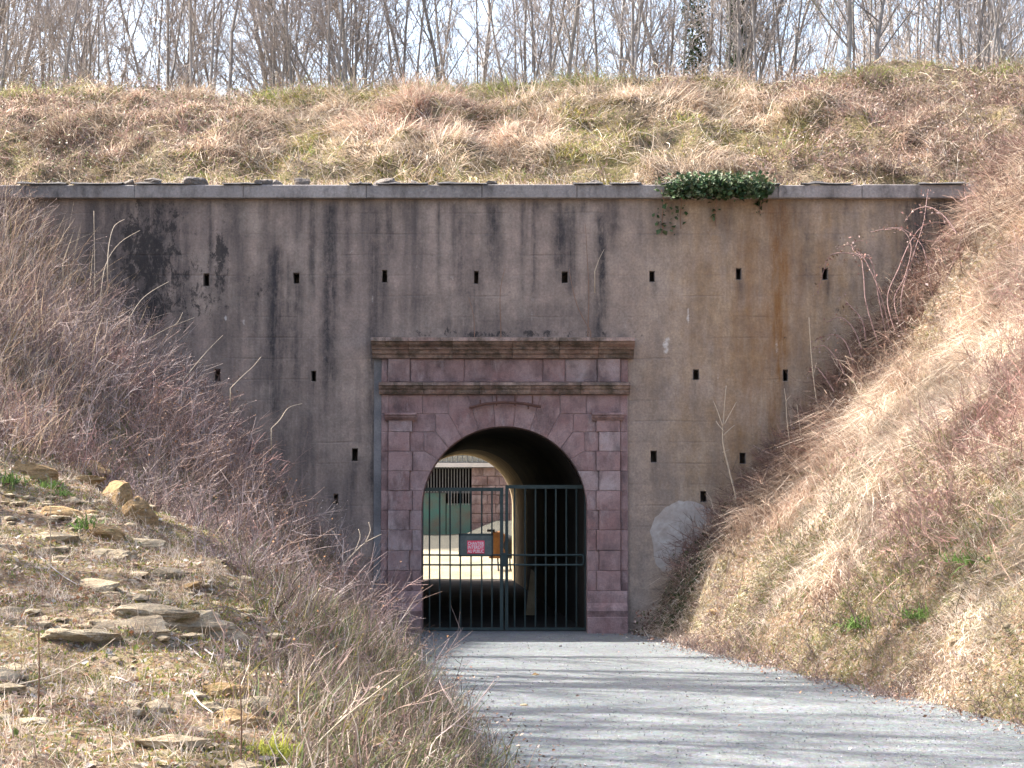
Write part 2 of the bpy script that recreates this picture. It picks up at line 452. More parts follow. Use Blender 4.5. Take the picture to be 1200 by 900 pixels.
# ------------------------------------------------------------------ terrain heights
def tps(pts):
    P = np.array(pts, float); n = len(P)
    X = P[:, :2]; z = P[:, 2]
    def U(r2): return np.where(r2 > 1e-12, .5 * r2 * np.log(r2 + 1e-12), 0)
    K = U(((X[:, None] - X[None]) ** 2).sum(2)) + np.eye(n) * .6
    A = np.zeros((n + 3, n + 3)); A[:n, :n] = K; A[:n, n] = 1; A[:n, n + 1:] = X; A[n, :n] = 1; A[n + 1:, :n] = X.T
    s = np.linalg.solve(A, np.concatenate([z, [0, 0, 0]]))
    def f(x, y):
        x = np.asarray(x, float); y = np.asarray(y, float)
        r = s[n] + s[n + 1] * x + s[n + 2] * y
        for i in range(n): r = r + s[i] * U((x - X[i, 0]) ** 2 + (y - X[i, 1]) ** 2)
        return r
    return f

TOE_L = np.array([(0, .5), (5, .42), (9, .3), (12.3, .14), (16.5, -.23), (20, -.7), (25, -1.25), (30, -1.6), (60, -1.6)])
RIDGE = np.array([(0, -1.0), (9, -1.25), (12, -1.5), (15, -1.95), (17.5, -2.6), (20, -3.4), (23, -4.8), (26, -6.6), (30, -8.5)])
TOE_R = np.array([(0, 9), (8, 7.1), (12, 6.1), (16, 5.2), (20, 4.15), (23, 3.4), (27, 2.55), (30, 1.95), (60, 1.95)])
LP = [(.5,0,0),(.42,5,0),(.3,9,0),(.14,12.3,0),(-.23,16.5,0),(-.7,20,0),(-1.25,25,0),(-1.7,30,0),
      (-1.25,9,.84),(-1.5,12,.98),(-1.95,15,1.14),(-2.6,17.5,1.42),(-3.4,20,1.80),(-4.7,23,2.35),
      (-2.5,9,.92),(-3.3,12,1.1),(-4.2,15,1.4),(-5.0,18,1.85),(-5.6,20,2.35),(-6.4,23,3.3),(-7.2,26,4.7),
      (-2.6,30,.75),(-3.6,30,2.0),(-4.85,30,3.4),(-5.8,30,4.3),(-6.6,30,5.3),(-7.5,30,6.3),(-8.3,30,6.95),
      (-3.0,25,1.35),(-4.5,25,2.65),(-5.8,25,3.6),(-2.4,22,1.05),(-2.0,20,.8),
      (-12,30,8.3),(-12,20,4.9),(-12,10,3.0),(-20,30,9),(-20,15,5.5),(-20,0,4),(-12,0,2.2),(-3,0,.9),(-2,5,.8),(-30,30,9),(-30,0,5)]
RP = [(9,0,0),(7.1,8,0),(6.1,12,0),(5.2,16,0),(4.15,20,0),(3.4,23,0),(2.55,27,0),(1.95,30,0),
      (2.8,30,1.1),(4.2,30,2.6),(5.55,30,4.3),(7.0,30,6.2),(7.8,30,7.0),(9,30,8.0),(3.2,27,.8),(4.9,27,2.6),(6.6,27,4.4),(8.5,27,6.6),
      (5,25,2.2),(6.94,25,4.2),(9,25,6.3),(5.55,20,1.4),(7.5,20,3.3),(10,20,5.6),(7,15,1.5),(10,15,3.9),
      (12,30,9.2),(14,20,8.5),(14,10,6),(20,30,9.5),(20,15,8),(14,0,4.5),(30,30,9.5),(30,0,7)]
_fl, _fr = tps(LP), tps(RP)
def toeL(y): return np.interp(np.asarray(y) + 30, TOE_L[:, 0], TOE_L[:, 1])
def toeR(y): return np.interp(np.asarray(y) + 30, TOE_R[:, 0], TOE_R[:, 1])
def ridge(y): return np.interp(np.asarray(y) + 30, RIDGE[:, 0], RIDGE[:, 1])
def hL(x, y):
    x = np.asarray(x, float); y = np.asarray(y, float)
    d = np.clip(y + 30, -4, 34)
    xe = np.maximum(x, -32)
    wob = (fbm(x * .9 + 7, y * .9, 31, 3) - .5) * .5
    e = sstep(0.0, .7, toeL(y) - x + wob)
    h = np.clip(_fl(xe, d), .02, 11) * e
    h = h + (fbm(x * .7, y * .7, 3, 4) - .5) * .5 * np.clip(h, 0, 1) + (fbm(x * 2.6, y * 2.6, 5, 4) - .5) * .2 * e
    return h - .05 * (1 - e)
def hR(x, y):
    x = np.asarray(x, float); y = np.asarray(y, float)
    d = np.clip(y + 30, -4, 34)
    xe = np.minimum(x, 32)
    wob = (fbm(x * .8, y * .8 + 3, 41, 3) - .5) * .5
    e = sstep(0.0, .7, x - toeR(y) + wob)
    h = np.clip(_fr(xe, d), .02, 11) * e
    h = h + ((fbm(x * .6, y * .6, 13, 4) - .5) * .6 + (fbm(x * 1.7, y * 1.7, 14, 3) - .5) * .42) * np.clip(h, 0, 1) + (fbm(x * 3.4, y * 3.4, 15, 3) - .5) * .2 * e
    return h - .05 * (1 - e)
def hM(x, y):
    x = np.asarray(x, float); y = np.asarray(y, float)
    s = np.clip((y - .5) / 5.6, 0, 1)
    zc = 10.2 + .16 * np.clip(x / 8, -1.5, 1.5) + .22 * sstep(2, 9, x)
    z = 7.24 + (zc - 7.24) * (1 - (1 - s) ** 1.35) - .03 * np.clip(y - 6.2, 0, 200)
    a = sstep(.5, 1.4, y)
    return z + a * ((fbm(x * .55, y * .55, 23, 4) - .5) * .75 + (fbm(x * 2.1, y * 2.1, 25, 3) - .5) * .5)
def hC(x, y):
    """court behind the mound and the land beyond it"""
    x = np.asarray(x, float); y = np.asarray(y, float)
    land = 9.9 + (fbm(x * .12, y * .12, 51, 3) - .5) * 1.2
    court = np.interp(y, [19, 20, 24, 31, 60], [0, .05, .42, .95, 1.0]) + .5 * sstep(-1.8, -.4, x) * sstep(25, 31, y) + (fbm(x * 1.5, y * 1.5, 53, 3) - .5) * .12
    back = np.interp(y, [34.2, 34.3, 46, 200], [1.2, 3.5, 9.6, 9.9])
    inner = np.where(y > 34.25, np.minimum(back, land), court)
    m = sstep(-25.5, -24, x) * (1 - sstep(5, 6.5, x))
    return inner * m + land * (1 - m)

def grid_mesh(name, xs, ys, hf, mat, label=None, cut=None):
    xs = np.asarray(xs); ys = np.asarray(ys)
    X, Y = np.meshgrid(xs, ys); Z = hf(X, Y)
    nx, ny = len(xs), len(ys)
    V = np.stack([X, Y, Z], -1).reshape(-1, 3)
    i = (np.arange(ny - 1)[:, None] * nx + np.arange(nx - 1)[None]).ravel()
    me = np_mesh(name, V, [np.stack([i, i + 1, i + 1 + nx, i + nx], 1)], smooth=True)
    o = link(name, me, mat); tag(o, label, None, None, 'structure')
    return o
def lines(*segs):
    out = []
    for a, b, s in segs: out.append(np.arange(a, b - 1e-6, s))
    out.append([segs[-1][1]])
    return np.concatenate(out)
grid_mesh('left_bank', lines((-70, -34, 4), (-34, -11, .6), (-11, 1.6, .09)), lines((-60, -34, 2), (-34, -24, .25), (-24, 0, .10)), hL, M['soil_left'],
          'stony earth bank covered in dry brush left of the road')
grid_mesh('right_bank', lines((1.0, 11, .09), (11, 34, .6), (34, 70, 4)), lines((-60, -34, 2), (-34, -20, .25), (-20, 0, .10)), hR, M['soil_right'],
          'steep straw covered bank right of the road')
grid_mesh('mound', lines((-70, -14, 2), (-14, 14, .11), (14, 70, 2)), lines((.46, 7, .11), (7, 19.5, .5)), hM, M['soil_top'],
          'grassy earth mound on top of the wall')
grid_mesh('courtyard', lines((-70, -26, 4), (-26, 8, .5), (8, 70, 4)), lines((19.5, 34.2, .35), (34.2, 34.3, .1), (34.3, 46, .6), (46, 160, 4)), hC, M['court'],
          'pale sunlit courtyard ground beyond the tunnel')
mb = MB(); mb.add([(-4, -60, 0), (12, -60, 0), (12, .5, 0), (-4, .5, 0)], [(0, 1, 2, 3)])
tag(mb.build('gravel_road', M['road']), 'grey crushed stone road leading to the tunnel gate', None, None, 'structure')
mb = MB(); mb.add([(-900, -900, -.6), (900, -900, -.6), (900, 900, -.6), (-900, 900, -.6)], [(0, 1, 2, 3)])
tag(mb.build('ground', M['forest']), 'low land around the fort out to the horizon', None, None, 'structure')

# ------------------------------------------------------------------ retaining wall
S = 72.0
def PX(x): return at(x, 500)[0]
def PZ(y, Y=0.0): return at(600, y, Y)[2]
wall = empty('retaining_wall', (0, 0, 0))
tag(wall, 'tall stained concrete retaining wall pierced by small weep holes', 'wall')
holes = [(240,328),(346,326),(450,324),(558,325),(662,325),(765,324),(867,321),(969,321),(1075,317),
         (254,440),(367,441),(816,439),(921,440),(416,533),(766,535),(870,537),(394,585),(824,582)]
hr = []
for (hx, hy) in holes:
    w = rng.uniform(3.2, 4.2); h = rng.uniform(6.2, 8)
    hr.append((PX(hx - w), PX(hx + w), PZ(hy + h), PZ(hy - h)))
portal_rect = (PX(449), PX(735), -2.0, PZ(398))
xs = set(np.round(np.arange(-9.6, 9.61, .06), 4)); zs = set(np.round(np.arange(-.1, 7.05, .06), 4))
def clean(base, extra):
    base = np.array(sorted(base))
    for e in extra: base = base[np.abs(base - e) > .006]
    return np.array(sorted(set(base) | set(extra)))
ex = [v for h in hr for v in h[:2]] + [portal_rect[0], portal_rect[1]]
ez = [v for h in hr for v in h[2:]] + [portal_rect[3]]
ztop = PZ(232)
xs = clean(xs, ex); zs = clean(zs, ez + [ztop]); zs = zs[zs <= ztop + 1e-6]
xs = np.concatenate([[-40, -20], xs, [20, 40]]); zs = np.concatenate([[-1.0], zs])
X, Z = np.meshgrid(xs, zs); nx, nz = len(xs), len(zs)
V = np.stack([X, np.zeros_like(X), Z], -1).reshape(-1, 3)
cx = (xs[:-1] + xs[1:]) / 2; cz = (zs[:-1] + zs[1:]) / 2
CX, CZ = np.meshgrid(cx, cz)
keep = np.ones_like(CX, bool)
for (a, b, c, d) in hr + [portal_rect]: keep &= ~((CX > a) & (CX < b) & (CZ > c) & (CZ < d))
i = (np.arange(nz - 1)[:, None] * nx + np.arange(nx - 1)[None])[keep]
# stain maps in photograph pixels of the wall
pxs = V[:, 0] * S + 600; pys = 740 - V[:, 2] * S * 1.0
pxs, pys, _ = project(V)
dark = np.zeros(len(V)); rust = np.zeros(len(V)); black = np.zeros(len(V)); white = np.zeros(len(V))
wig = (fbm(pxs * 0 + 3, pys / 40, 61, 3) - .5) * 10
def streak(arr, x, w, y0, y1, s, soft=40):
    xx = (pxs - x - wig * .5) / w
    arr[:] = np.maximum(arr, s * np.exp(-xx ** 2) * sstep(y0 - 12, y0 + 8, pys) * (1 - sstep(y1 - soft, y1 + soft * .6, pys)))
for a in [(182,22,232,400,.8),(210,16,240,400,.6),(300,7,330,420,.5),(322,10,290,500,.95),(336,6,300,440,.6),(347,8,320,470,.7),(362,4,236,330,.55),(386,11,240,470,.85),
          (350,40,400,560,.35),(438,8,240,600,.75),(470,16,236,262,.6),(533,7,238,330,.55),(548,7,240,440,.45),(577,9,238,330,.8),(556,9,300,460,.5),(630,9,234,268,.65),(610,20,234,250,.45),
          (655,9,250,330,.85),(668,8,240,350,.8),(704,9,250,470,.85),(720,8,240,300,.6),(690,7,300,390,.4),(945,8,268,350,.5),(1015,6,300,350,.5),(1030,6,290,350,.4),(1075,26,232,360,.9),(1112,34,232,360,1.0),(150,40,236,400,.7),
          (1000,30,430,620,.45),(850,12,250,300,.25),(440,6,440,700,.6),(500,60,345,396,.35),(640,80,355,396,.4),(590,150,372,396,.6),(288,24,320,400,.4),(262,20,330,420,.35)]:
    streak(dark, *a)
for _ in range(75):
    x_ = rng.uniform(90, 1120); l_ = rng.uniform(14, 110) * (1.2 if x_ < 720 else .7); streak(dark, x_, rng.uniform(2, 11), 234, 236 + l_, rng.uniform(.25, .75) * (1 if x_ < 740 else .55), 30)
for (hx, hy) in holes: streak(dark, hx + rng.uniform(-1, 1), rng.uniform(3, 5), hy + 4, hy + rng.uniform(20, 60), rng.uniform(.3, .7), 20)
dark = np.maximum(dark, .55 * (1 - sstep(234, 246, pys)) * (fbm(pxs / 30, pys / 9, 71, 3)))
for a in [(914,15,236,520,1.15,90),(905,30,232,600,.75,90),(875,14,300,450,.35),(935,24,480,620,.3),(965,40,230,260,.25),(900,60,236,620,.62,160),(860,40,380,640,.4,120),(950,30,236,420,.3,90),(820,30,250,560,.22,120)]: streak(rust, *a)
def blob(arr, x, y, rx, ry, s):
    arr[:] = np.maximum(arr, s * np.exp(-((pxs - x) / rx) ** 2 - ((pys - y) / ry) ** 2))
for a in [(172,300,40,75,.52),(158,285,26,60,.42),(210,330,34,70,.36),(258,300,13,55,.52),(245,355,26,30,.36),(198,265,20,34,.42),(228,335,26,46,.3),(300,340,26,40,.22),(180,360,26,40,.45),(1110,300,34,60,.42),(995,410,30,60,.2),
          (590,391,150,5,.45)]: blob(black, *a)
for a in [(780,408,6,17,.62),(624,354,4,13,.6),(264,372,3,9,.6),(286,377,4,9,.55),(530,325,9,5,.5),(519,340,5,9,.45),(436,350,3,12,.55),(487,312,3,6,.5),(806,370,3,20,.6),(782,400,9,9,.5),(697,300,2,14,.5),(610,330,2,8,.45),(560,290,2,10,.4),(842,440,2,14,.45),(725,345,5,4,.5),(350,365,5,5,.4),(325,300,10,2,.4),(905,395,10,3,.4),(747,356,5,7,.5),(733,378,4,11,.5),(452,318,3,12,.45),
          (300,322,8,3,.4),(378,420,8,4,.45),(910,410,5,25,.42),(870,392,40,3,.36),(275,298,12,4,.35),(945,352,4,10,.3)]: blob(white, *a)
film = sstep(800, 500, pxs) * .45 + .4 + .25 * sstep(420, 250, pys) + .35 * sstep(460, 380, pxs) * sstep(330, 480, pys)
warm = sstep(690, 860, pxs) * .8
me = np_mesh('wall_face', V, [np.stack([i, i + 1, i + 1 + nx, i + nx], 1)],
             {'dark': np.clip(dark, 0, 1), 'rust': rust, 'black': black, 'white': white, 'film': film, 'warm': warm})
link('wall_face', me, M['concrete'], wall)
m_hole = mat_simple('damp_concrete', (.20, .165, .14), (.12, .10, .09), 6, .95, .4)
for (a, b, c, d) in hr:
    mb = MB(); e = [rng.uniform(.004, .016) for _ in range(8)]; y1 = .4
    L3 = [[(a, 0, c), (b, 0, c), (b, 0, d), (a, 0, d)], [(a + e[0], .02, c + e[1]), (b - e[2], .02, c + e[3]), (b - e[4], .02, d - e[5]), (a + e[6], .02, d - e[7])]]
    L3.append([(x_, y1, z_) for x_, _, z_ in L3[1]])
    mb.add(L3[0] + L3[1] + L3[2], [(k_ * 4 + q, k_ * 4 + (q + 1) % 4, k_ * 4 + 4 + (q + 1) % 4, k_ * 4 + 4 + q) for k_ in (0, 1) for q in range(4)] + [(8, 9, 10, 11)])
    mb.build('weep_hole', m_hole, wall)
mb = MB(); mb.box((-40, .42, -1), (portal_rect[0] - .3, .5, ztop)); mb.box((portal_rect[1] + .3, .42, -1), (40, .5, ztop)); mb.box((portal_rect[0] - .3, .42, portal_rect[3] + .02), (portal_rect[1] + .3, .5, ztop))
mb.build('wall_core', M['concrete'], wall)
# coping course
jo = [-700, -400, -150, 30, 158, 285, 429, 565, 676, 800, 912, 1010, 1130, 1300, 1600, 1900]
cz0 = PZ(232, -.12); cz1 = PZ(216.5, -.12)
for k in range(len(jo) - 1):
    a, b = at(jo[k], 220, -.12)[0] + .002, at(jo[k + 1], 220, -.12)[0] - .002
    dz = rng.uniform(-.006, .006)
    mb = MB(); mb.prism([(a, cz0), (b, cz0), (b, cz1 + dz), (a, cz1 + dz + rng.uniform(-.006, .006))], -.12 + rng.uniform(-.008, .008), .5, .012)
    o = mb.build('coping_stone', M['coping'], wall)
# ragged dark sheets of old roofing felt left along the top edge
M['felt'] = mat_simple('dark_roofing_sheet', (.045, .043, .045), (.09, .085, .085), 6, .8, .4)
xq = 20.0
while xq < 1120:
    w_ = rng.uniform(22, 70); k_ = 9; mb = MB(); vs_ = []
    for j in range(k_):
        f = j / (k_ - 1); X0 = at(xq + w_ * f, 216, -.12)[0]; up_ = .018 + .035 * abs(math.sin(f * 3.1 + xq)) * rng.random()
        for (yy_, zz_) in ((-.155 + rng.uniform(-.02, .015), cz1 - .004 + up_ * .3), (-.05, cz1 + up_ + .01), (.12, cz1 + up_ * .6 + .012)): vs_.append((X0, yy_, zz_)); vs_.append((X0, yy_, zz_ + .012))
    fs_ = []
    for j in range(k_ - 1):
        for q in (0, 2): 
            a_ = j * 6 + q; b_ = a_ + 6; fs_ += [(a_, b_, b_ + 2, a_ + 2), (a_ + 1, a_ + 3, b_ + 3, b_ + 1)]
        fs_.append((j * 6, j * 6 + 1, j * 6 + 7, j * 6 + 6))
    mb.add(vs_, fs_)
    if rng.random() < .8: mb.build('felt_sheet', M['felt'], wall)
    xq += w_ + rng.uniform(2, 30)
# patch of lighter render above the right bank
pts = [(765,640),(762,622),(768,606),(780,594),(796,587),(815,588),(840,600),(845,640),(820,650),(800,660),(778,671),(768,660)]
mb = MB(); pq = []
for k_ in range(len(pts)):
    a_, b_ = pts[k_], pts[(k_ + 1) % len(pts)]
    for t_ in (0, .25, .5, .75): pq.append((a_[0] + (b_[0] - a_[0]) * t_ + rng.uniform(-.7, .7), a_[1] + (b_[1] - a_[1]) * t_ + rng.uniform(-.7, .7)))
mb.prism([(at(x, y)[0], at(x, y)[2]) for x, y in reversed(pq)], -.004, .01, .0005)
M['patch'] = mat_simple('pale_render_patch', (.38, .345, .32), (.30, .255, .225), 5, .9, .4, scale2=14)
mb.build('render_patch', M['patch'], wall)
# narrow dark grey fillet beside the portal
mb = MB(); mb.prism([(PX(438.2), -.1), (PX(448.5), -.1), (PX(448.5), PZ(402)), (PX(438.2), PZ(402))], -.03, .01, .006)
M['fillet'] = mat_simple('blue_grey_fillet', (.17, .165, .17), (.10, .10, .105), 2, .9, .3)
mb.build('grey_fillet', M['fillet'], wall)

# ------------------------------------------------------------------ sandstone portal
portal = empty('stone_portal', (PX(591), 0, 0))
tag(portal, 'pink sandstone portal with arch, pilasters and moulded cornice', 'portal')
PO = portal.location.x
def W(x, y): return (PX(x) - PO, PZ(y))
G = .002
def shrink(poly, g=G):
    P = [Vector(p) for p in poly]; n = len(P); out = []
    for i in range(n):
        a, b, c = P[i - 1], P[i], P[(i + 1) % n]
        e1 = (b - a); e2 = (c - b)
        if e1.length < 1e-6 or e2.length < 1e-6: out.append(tuple(b)); continue
        e1.normalize(); e2.normalize()
        n1 = Vector((-e1.y, e1.x)); n2 = Vector((-e2.y, e2.x)); m = n1 + n2
        out.append(tuple(b + m / max(.4, m.dot(n1)) * g))
    return out
def stone(name, pts, y0, mat='stone', y1=.5, ch=.007, jit=.005):
    poly = [W(x, y) for x, y in pts]
    area = sum(poly[i][0] * poly[(i + 1) % len(poly)][1] - poly[(i + 1) % len(poly)][0] * poly[i][1] for i in range(len(poly)))
    if area < 0: poly.reverse()
    mb = MB(); mb.prism(shrink(poly), y0 + rng.uniform(-jit, jit), y1, ch)
    return mb.build(name, M[mat], portal)
ACX, ACY, AR = 591.0, 596.5, 96.5
def arc(t): return (ACX + AR * math.sin(R(t)), ACY - AR * math.cos(R(t)))
def arcs(t0, t1, n=5): return [arc(t0 + (t1 - t0) * k / n) for k in range(n + 1)]
YF = -.05
ang = [0, 6.2, 18, 31, 42.6, 53.2, 64.5, 77.5, 90]
stone('voussoir', arcs(-6.2, 6.2) + [(605.5, 462.5), (577, 462.5)], YF - .01)
for s in (-1, 1):
    mx = lambda x: x if s < 0 else 2 * ACX - x
    def vs(t0, t1, outer):
        a = [(mx(p[0]), p[1]) for p in arcs(-t0, -t1)]
        stone('voussoir', a + [(mx(x), y) for x, y in outer], YF)
    vs(6.2, 18, [(548, 462.5), (577, 462.5)])
    vs(18, 31, [(525.8, 485), (526, 462.5), (548, 462.5)])
    vs(31, 42.6, [(510.5, 506), (510.5, 485), (525.8, 485)])
    vs(42.6, 53.2, [(497, 528.5), (497, 506.5), (510.5, 506.5)])
    ys = [462.5, 485, 506.3, 529, 552, 575, 598, 621, 645, 668.5, 692]
    def inner(y):
        if y >= ACY: return ACX - AR
        return ACX - math.sqrt(max(0, AR ** 2 - (y - ACY) ** 2))
    for c in range(len(ys) - 1):
        y0, y1 = ys[c], ys[c + 1]
        pil = 455.5, (483.5 if c % 2 else 480.5)
        st = lambda nm, pts, yy, **k: stone(nm, [(mx(x), y) for x, y in pts], yy, **k)
        st('ashlar_stone', [(447, y1), (pil[0], y1), (pil[0], y0), (447, y0)], YF)
        mat = 'stone_pale' if (c in (6, 7, 8) and s < 0) or rng.random() < .12 else 'stone'
        if c == 0:
            st('ashlar_stone', [(pil[0], y1), (495, y1), (495, y0), (pil[0], y0)], YF)
            st('ashlar_stone', [(495, y1), (525.5, y1), (525.5, y0), (495, y0)], YF)
            continue
        st('pilaster_stone', [(pil[0], y1), (pil[1], y1), (pil[1], y0), (pil[0], y0)], YF - .055, mat=mat)
        if c == 1: st('ashlar_stone', [(pil[1], y1), (510.3, y1), (510.3, y0), (pil[1], y0)], YF)
        elif c == 2: st('ashlar_stone', [(pil[1], y1), (497, y1), (497, y0), (pil[1], y0)], YF)
        elif c == 3:
            a = [(ACX - AR * math.sin(R(t)), ACY - AR * math.cos(R(t))) for t in np.linspace(62.6, 53.2, 4)]
            st('voussoir', [(pil[1], y1)] + [(inner(y1), y1)] + a[1:] + [(497, 529), (pil[1], y0)], YF)
        else:
            yy = np.linspace(y1, y0, 4)
            st('ashlar_stone', [(pil[1], y1)] + [(inner(v), v) for v in yy] + [(pil[1], y0)], YF, mat=mat)
    # pilaster capital and moulded base
    def mould(name, x0, x1, prof, mat):
        """prof: list of (y pixel, projection) from the top down, swept between two pixels"""
        a, b = sorted((W(x0, 0)[0], W(x1, 0)[0]))
        mb = MB(); n = len(prof); vsx = []
        for x in (a + .003, b - .003):
            for (yp, pr) in prof: vsx.append((x, YF - pr, PZ(yp)))
            vsx.append((x, .3, PZ(prof[-1][0]))); vsx.append((x, .3, PZ(prof[0][0])))
        k = n + 2
        fs = [tuple(range(k)), tuple(2 * k - 1 - q for q in range(k))]
        for q in range(k): fs.append((q, k + q, k + (q + 1) % k, (q + 1) % k))
        mb.add(vsx, fs)
        return mb.build(name, M[mat], portal)
    e = lambda x: mx(x)
    mould('capital', e(451.5), e(489), [(484.2, .15), (486.5, .155), (487.5, .13), (489.5, .12), (492, .075), (493, .06)], 'stone')
    mould('pilaster_base', e(448), e(496 if s < 0 else 495), [(692, .06), (697, .075), (706, .085), (711, .15), (715, .17), (719, .15), (722, .14), (723, .2), (745, .21)], 'stone')
    stone('jamb_stone', [(e(494.4), 745), (e(452), 745), (e(452), 692), (e(494.4), 692)], YF, mat='stone')
# entablature
for a, b in ((444.5, 496), (496, 563), (563, 622), (622, 680), (680, 738)):
    mould('architrave_stone', a, b, [(448.6, .12), (449.3, .21), (452.5, .215), (453.2, .17), (456, .15), (457.4, .11), (459.5, .10), (462.2, .07)], 'cornice')
for a, b, pr, mt in ((447,454.5,.0,'stone'),(454.5,480.5,.06,'stone_pale'),(480.5,544,.015,'stone'),(544,636,.015,'stone'),(636,662.5,.015,'stone'),(662.5,700,.015,'stone_pale'),(700,727,.06,'stone_pale'),(727,736,.0,'stone')):
    stone('frieze_block', [(a, 448.6), (b, 448.6), (b, 420.4), (a, 420.4)], YF - pr, mat=mt, ch=.014)
for a, b in ((436.5, 480), (480, 531), (531, 601), (601, 655), (655, 701), (701, 742.5)):
    mould('cornice_stone', a, b, [(395.5, .0), (398.5, .44), (402.5, .45), (403.2, .40), (405.5, .37), (409, .27), (411, .25), (411.6, .2), (415, .17), (417, .11), (420.4, .085)], 'cornice')
# mortar behind the joints
def ring_plate(y):
    out = [W(447.5, 745), W(447.5, 421), W(735.5, 421), W(735.5, 745)]
    inn = [W(687.5 + 1, 745)] + [W(ACX + (AR + 1) * math.sin(R(t)), ACY - (AR + 1) * math.cos(R(t))) for t in np.linspace(90, -90, 25)] + [W(494.5 - 1, 745)]
    mb = MB(); L = out + inn
    mb.add([(p[0], y, p[1]) for p in L], [tuple(range(len(L)))])
    return mb
ring_plate(YF + .014).build('mortar_bed', M['mortar'], portal)
# bent iron rail fixed over the keystones
rail = MB(); rp = [(550, 478.5), (570, 473.5), (592, 471.8), (614, 473.5), (634, 477.3)]
rail.tube([(W(x, y)[0], YF - .10, W(x, y)[1]) for x, y in rp], .027, 6)
ro = rail.build('iron_rail', M['rust'], portal)
for x, y0, y1 in ((563,476,469),(582,463,476),(603.5,463,476),(619,472,480),(624,464,477)):
    mb = MB(); mb.tube([(W(x, y0)[0], YF - .085, W(x, y0)[1]), (W(x, y1)[0], YF - .085, W(x, y1)[1])], .013, 6)
    mb.tube([(W(x, (y0 + y1) / 2)[0], YF - .09, W(x, (y0 + y1) / 2)[1]), (W(x, y0)[0], YF + .05, W(x, (y0 + y1) / 2)[1])], .011, 6)
    mb.build('bracket', M['rust'], ro)

# ------------------------------------------------------------------ tunnel
SK = -136 / F
TL = 19.5
ax = PX(ACX); ar = AR / S; azc = PZ(ACY)
prof = [(ax + ar, -.3)] + [(ax + ar * math.sin(R(t)), azc + ar * math.cos(R(t))) for t in np.linspace(90, -90, 33)] + [(ax - ar, -.3)]
ny_ = 40; V = []; 
for j in range(ny_ + 1):
    y = .48 + (TL - .48) * j / ny_
    for (x, z) in prof: V.append((x + SK * (y - .2), y, z))
k = len(prof); F4 = []
for j in range(ny_):
    for q in range(k - 1): F4.append((j * k + q, j * k + q + 1, (j + 1) * k + q + 1, (j + 1) * k + q))
me = np_mesh('tunnel_vault', V, [np.array(F4)], smooth=True)
vault = link('tunnel_vault', me, M['vault_dark']); tag(vault, 'dark vaulted tunnel running through the mound', None, None, 'structure')
me.materials.append(M['mouth']); me.polygons.foreach_set('material_index', [1 if p.center.y > 13.8 else 0 for p in me.polygons])  # painted-in daylight on the faces towards the far end
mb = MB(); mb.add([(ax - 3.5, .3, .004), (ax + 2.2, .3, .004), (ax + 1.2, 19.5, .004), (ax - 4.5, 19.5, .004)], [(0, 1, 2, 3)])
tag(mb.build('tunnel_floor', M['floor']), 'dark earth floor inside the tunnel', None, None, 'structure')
# rear wall of the mound around the tunnel's far mouth
bx = ax + SK * (TL - .2)
inn = [(bx + ar, -.3)] + [(bx + ar * math.sin(R(t)), azc + ar * math.cos(R(t))) for t in np.linspace(90, -90, 25)] + [(bx - ar, -.3)]
L = [(bx - ar, -.3)] ; out = [(-26, -.3), (-26, 9.6), (7, 9.6), (7, -.3)]
mb = MB(); LL = out + inn
mb.add([(p[0], TL, p[1]) for p in LL] + [(p[0], TL - .02, p[1]) for p in LL], [tuple(range(len(LL)))])
tag(mb.build('rear_wall', M['concrete']), 'wall facing the courtyard around the far tunnel mouth', 'wall')

# ------------------------------------------------------------------ gate
YG = .38
gate = empty('iron_gate', (at(590, 700, YG)[0], YG, 0))
tag(gate, 'green painted iron bar gate closing the tunnel arch', 'gate')
GO = gate.location
def WG(x, y, dy=0.0):
    p = at(x, y, YG + dy); return (p[0] - GO.x, dy, p[2])
for s, x0, x1, yt, bars in ((-1, 493, 590, 573.5, [503.3, 515.3, 527.5, 539.5, 552, 564.5, 576.5]), (1, 592.2, 688, 570.5, [603, 615.3, 627.5, 639.5, 651.4, 663.6, 675.5])):
    fr = MB()
    hz = lambda y, h, dep, a=x0, b=x1: fr.box((WG(a, y + h)[0], -dep, WG(a, y + h)[2]), (WG(b, y)[0], dep, WG(b, y - h)[2]))
    hz(yt, 2.1, .025); hz(737, 1.6, .02)
    for xc, hw in ((x1 - 2.2, 2.0), (x0 + 1.8, 1.5)) if s < 0 else ((x0 + 1.6, 1.8), (x1 - 1.6, 1.3)):
        fr.box((WG(xc - hw, 738.5)[0], -.022, WG(xc, 738.5)[2]), (WG(xc + hw, yt)[0], .022, WG(xc, yt + 2)[2]))
    leaf = fr.build('gate_leaf', M['iron'], gate)
    for b in bars:
        mb = MB(); mb.tube([WG(b, 736.5), WG(b, yt)], .0145, 6); mb.build('bar', M['iron'], leaf)
    for y in (650.3, 661.8):
        mb = MB(); mb.tube([WG(x0 + 1, y, -.028), WG((x0 + x1) / 2, y + .3, -.028), WG(x1 - (1 if s < 0 else 6), y, -.028)], .016, 6); mb.build('rail', M['iron'], leaf)
    mb = MB(); hx = x0 + 1 if s < 0 else x1 - 6
    mb.tube([WG(hx, 649, -.03), WG(hx + s * 2, 653, -.045), WG(hx + s * 2, 659, -.045), WG(hx, 663, -.03)], .018, 6); mb.build('hinge_strap', M['iron'], leaf)
mb = MB(); mb.box((WG(587, 664)[0], -.055, WG(587, 664)[2]), (WG(594, 664)[0], .03, WG(587, 648)[2])); mb.build('lock_box', M['iron'], gate)

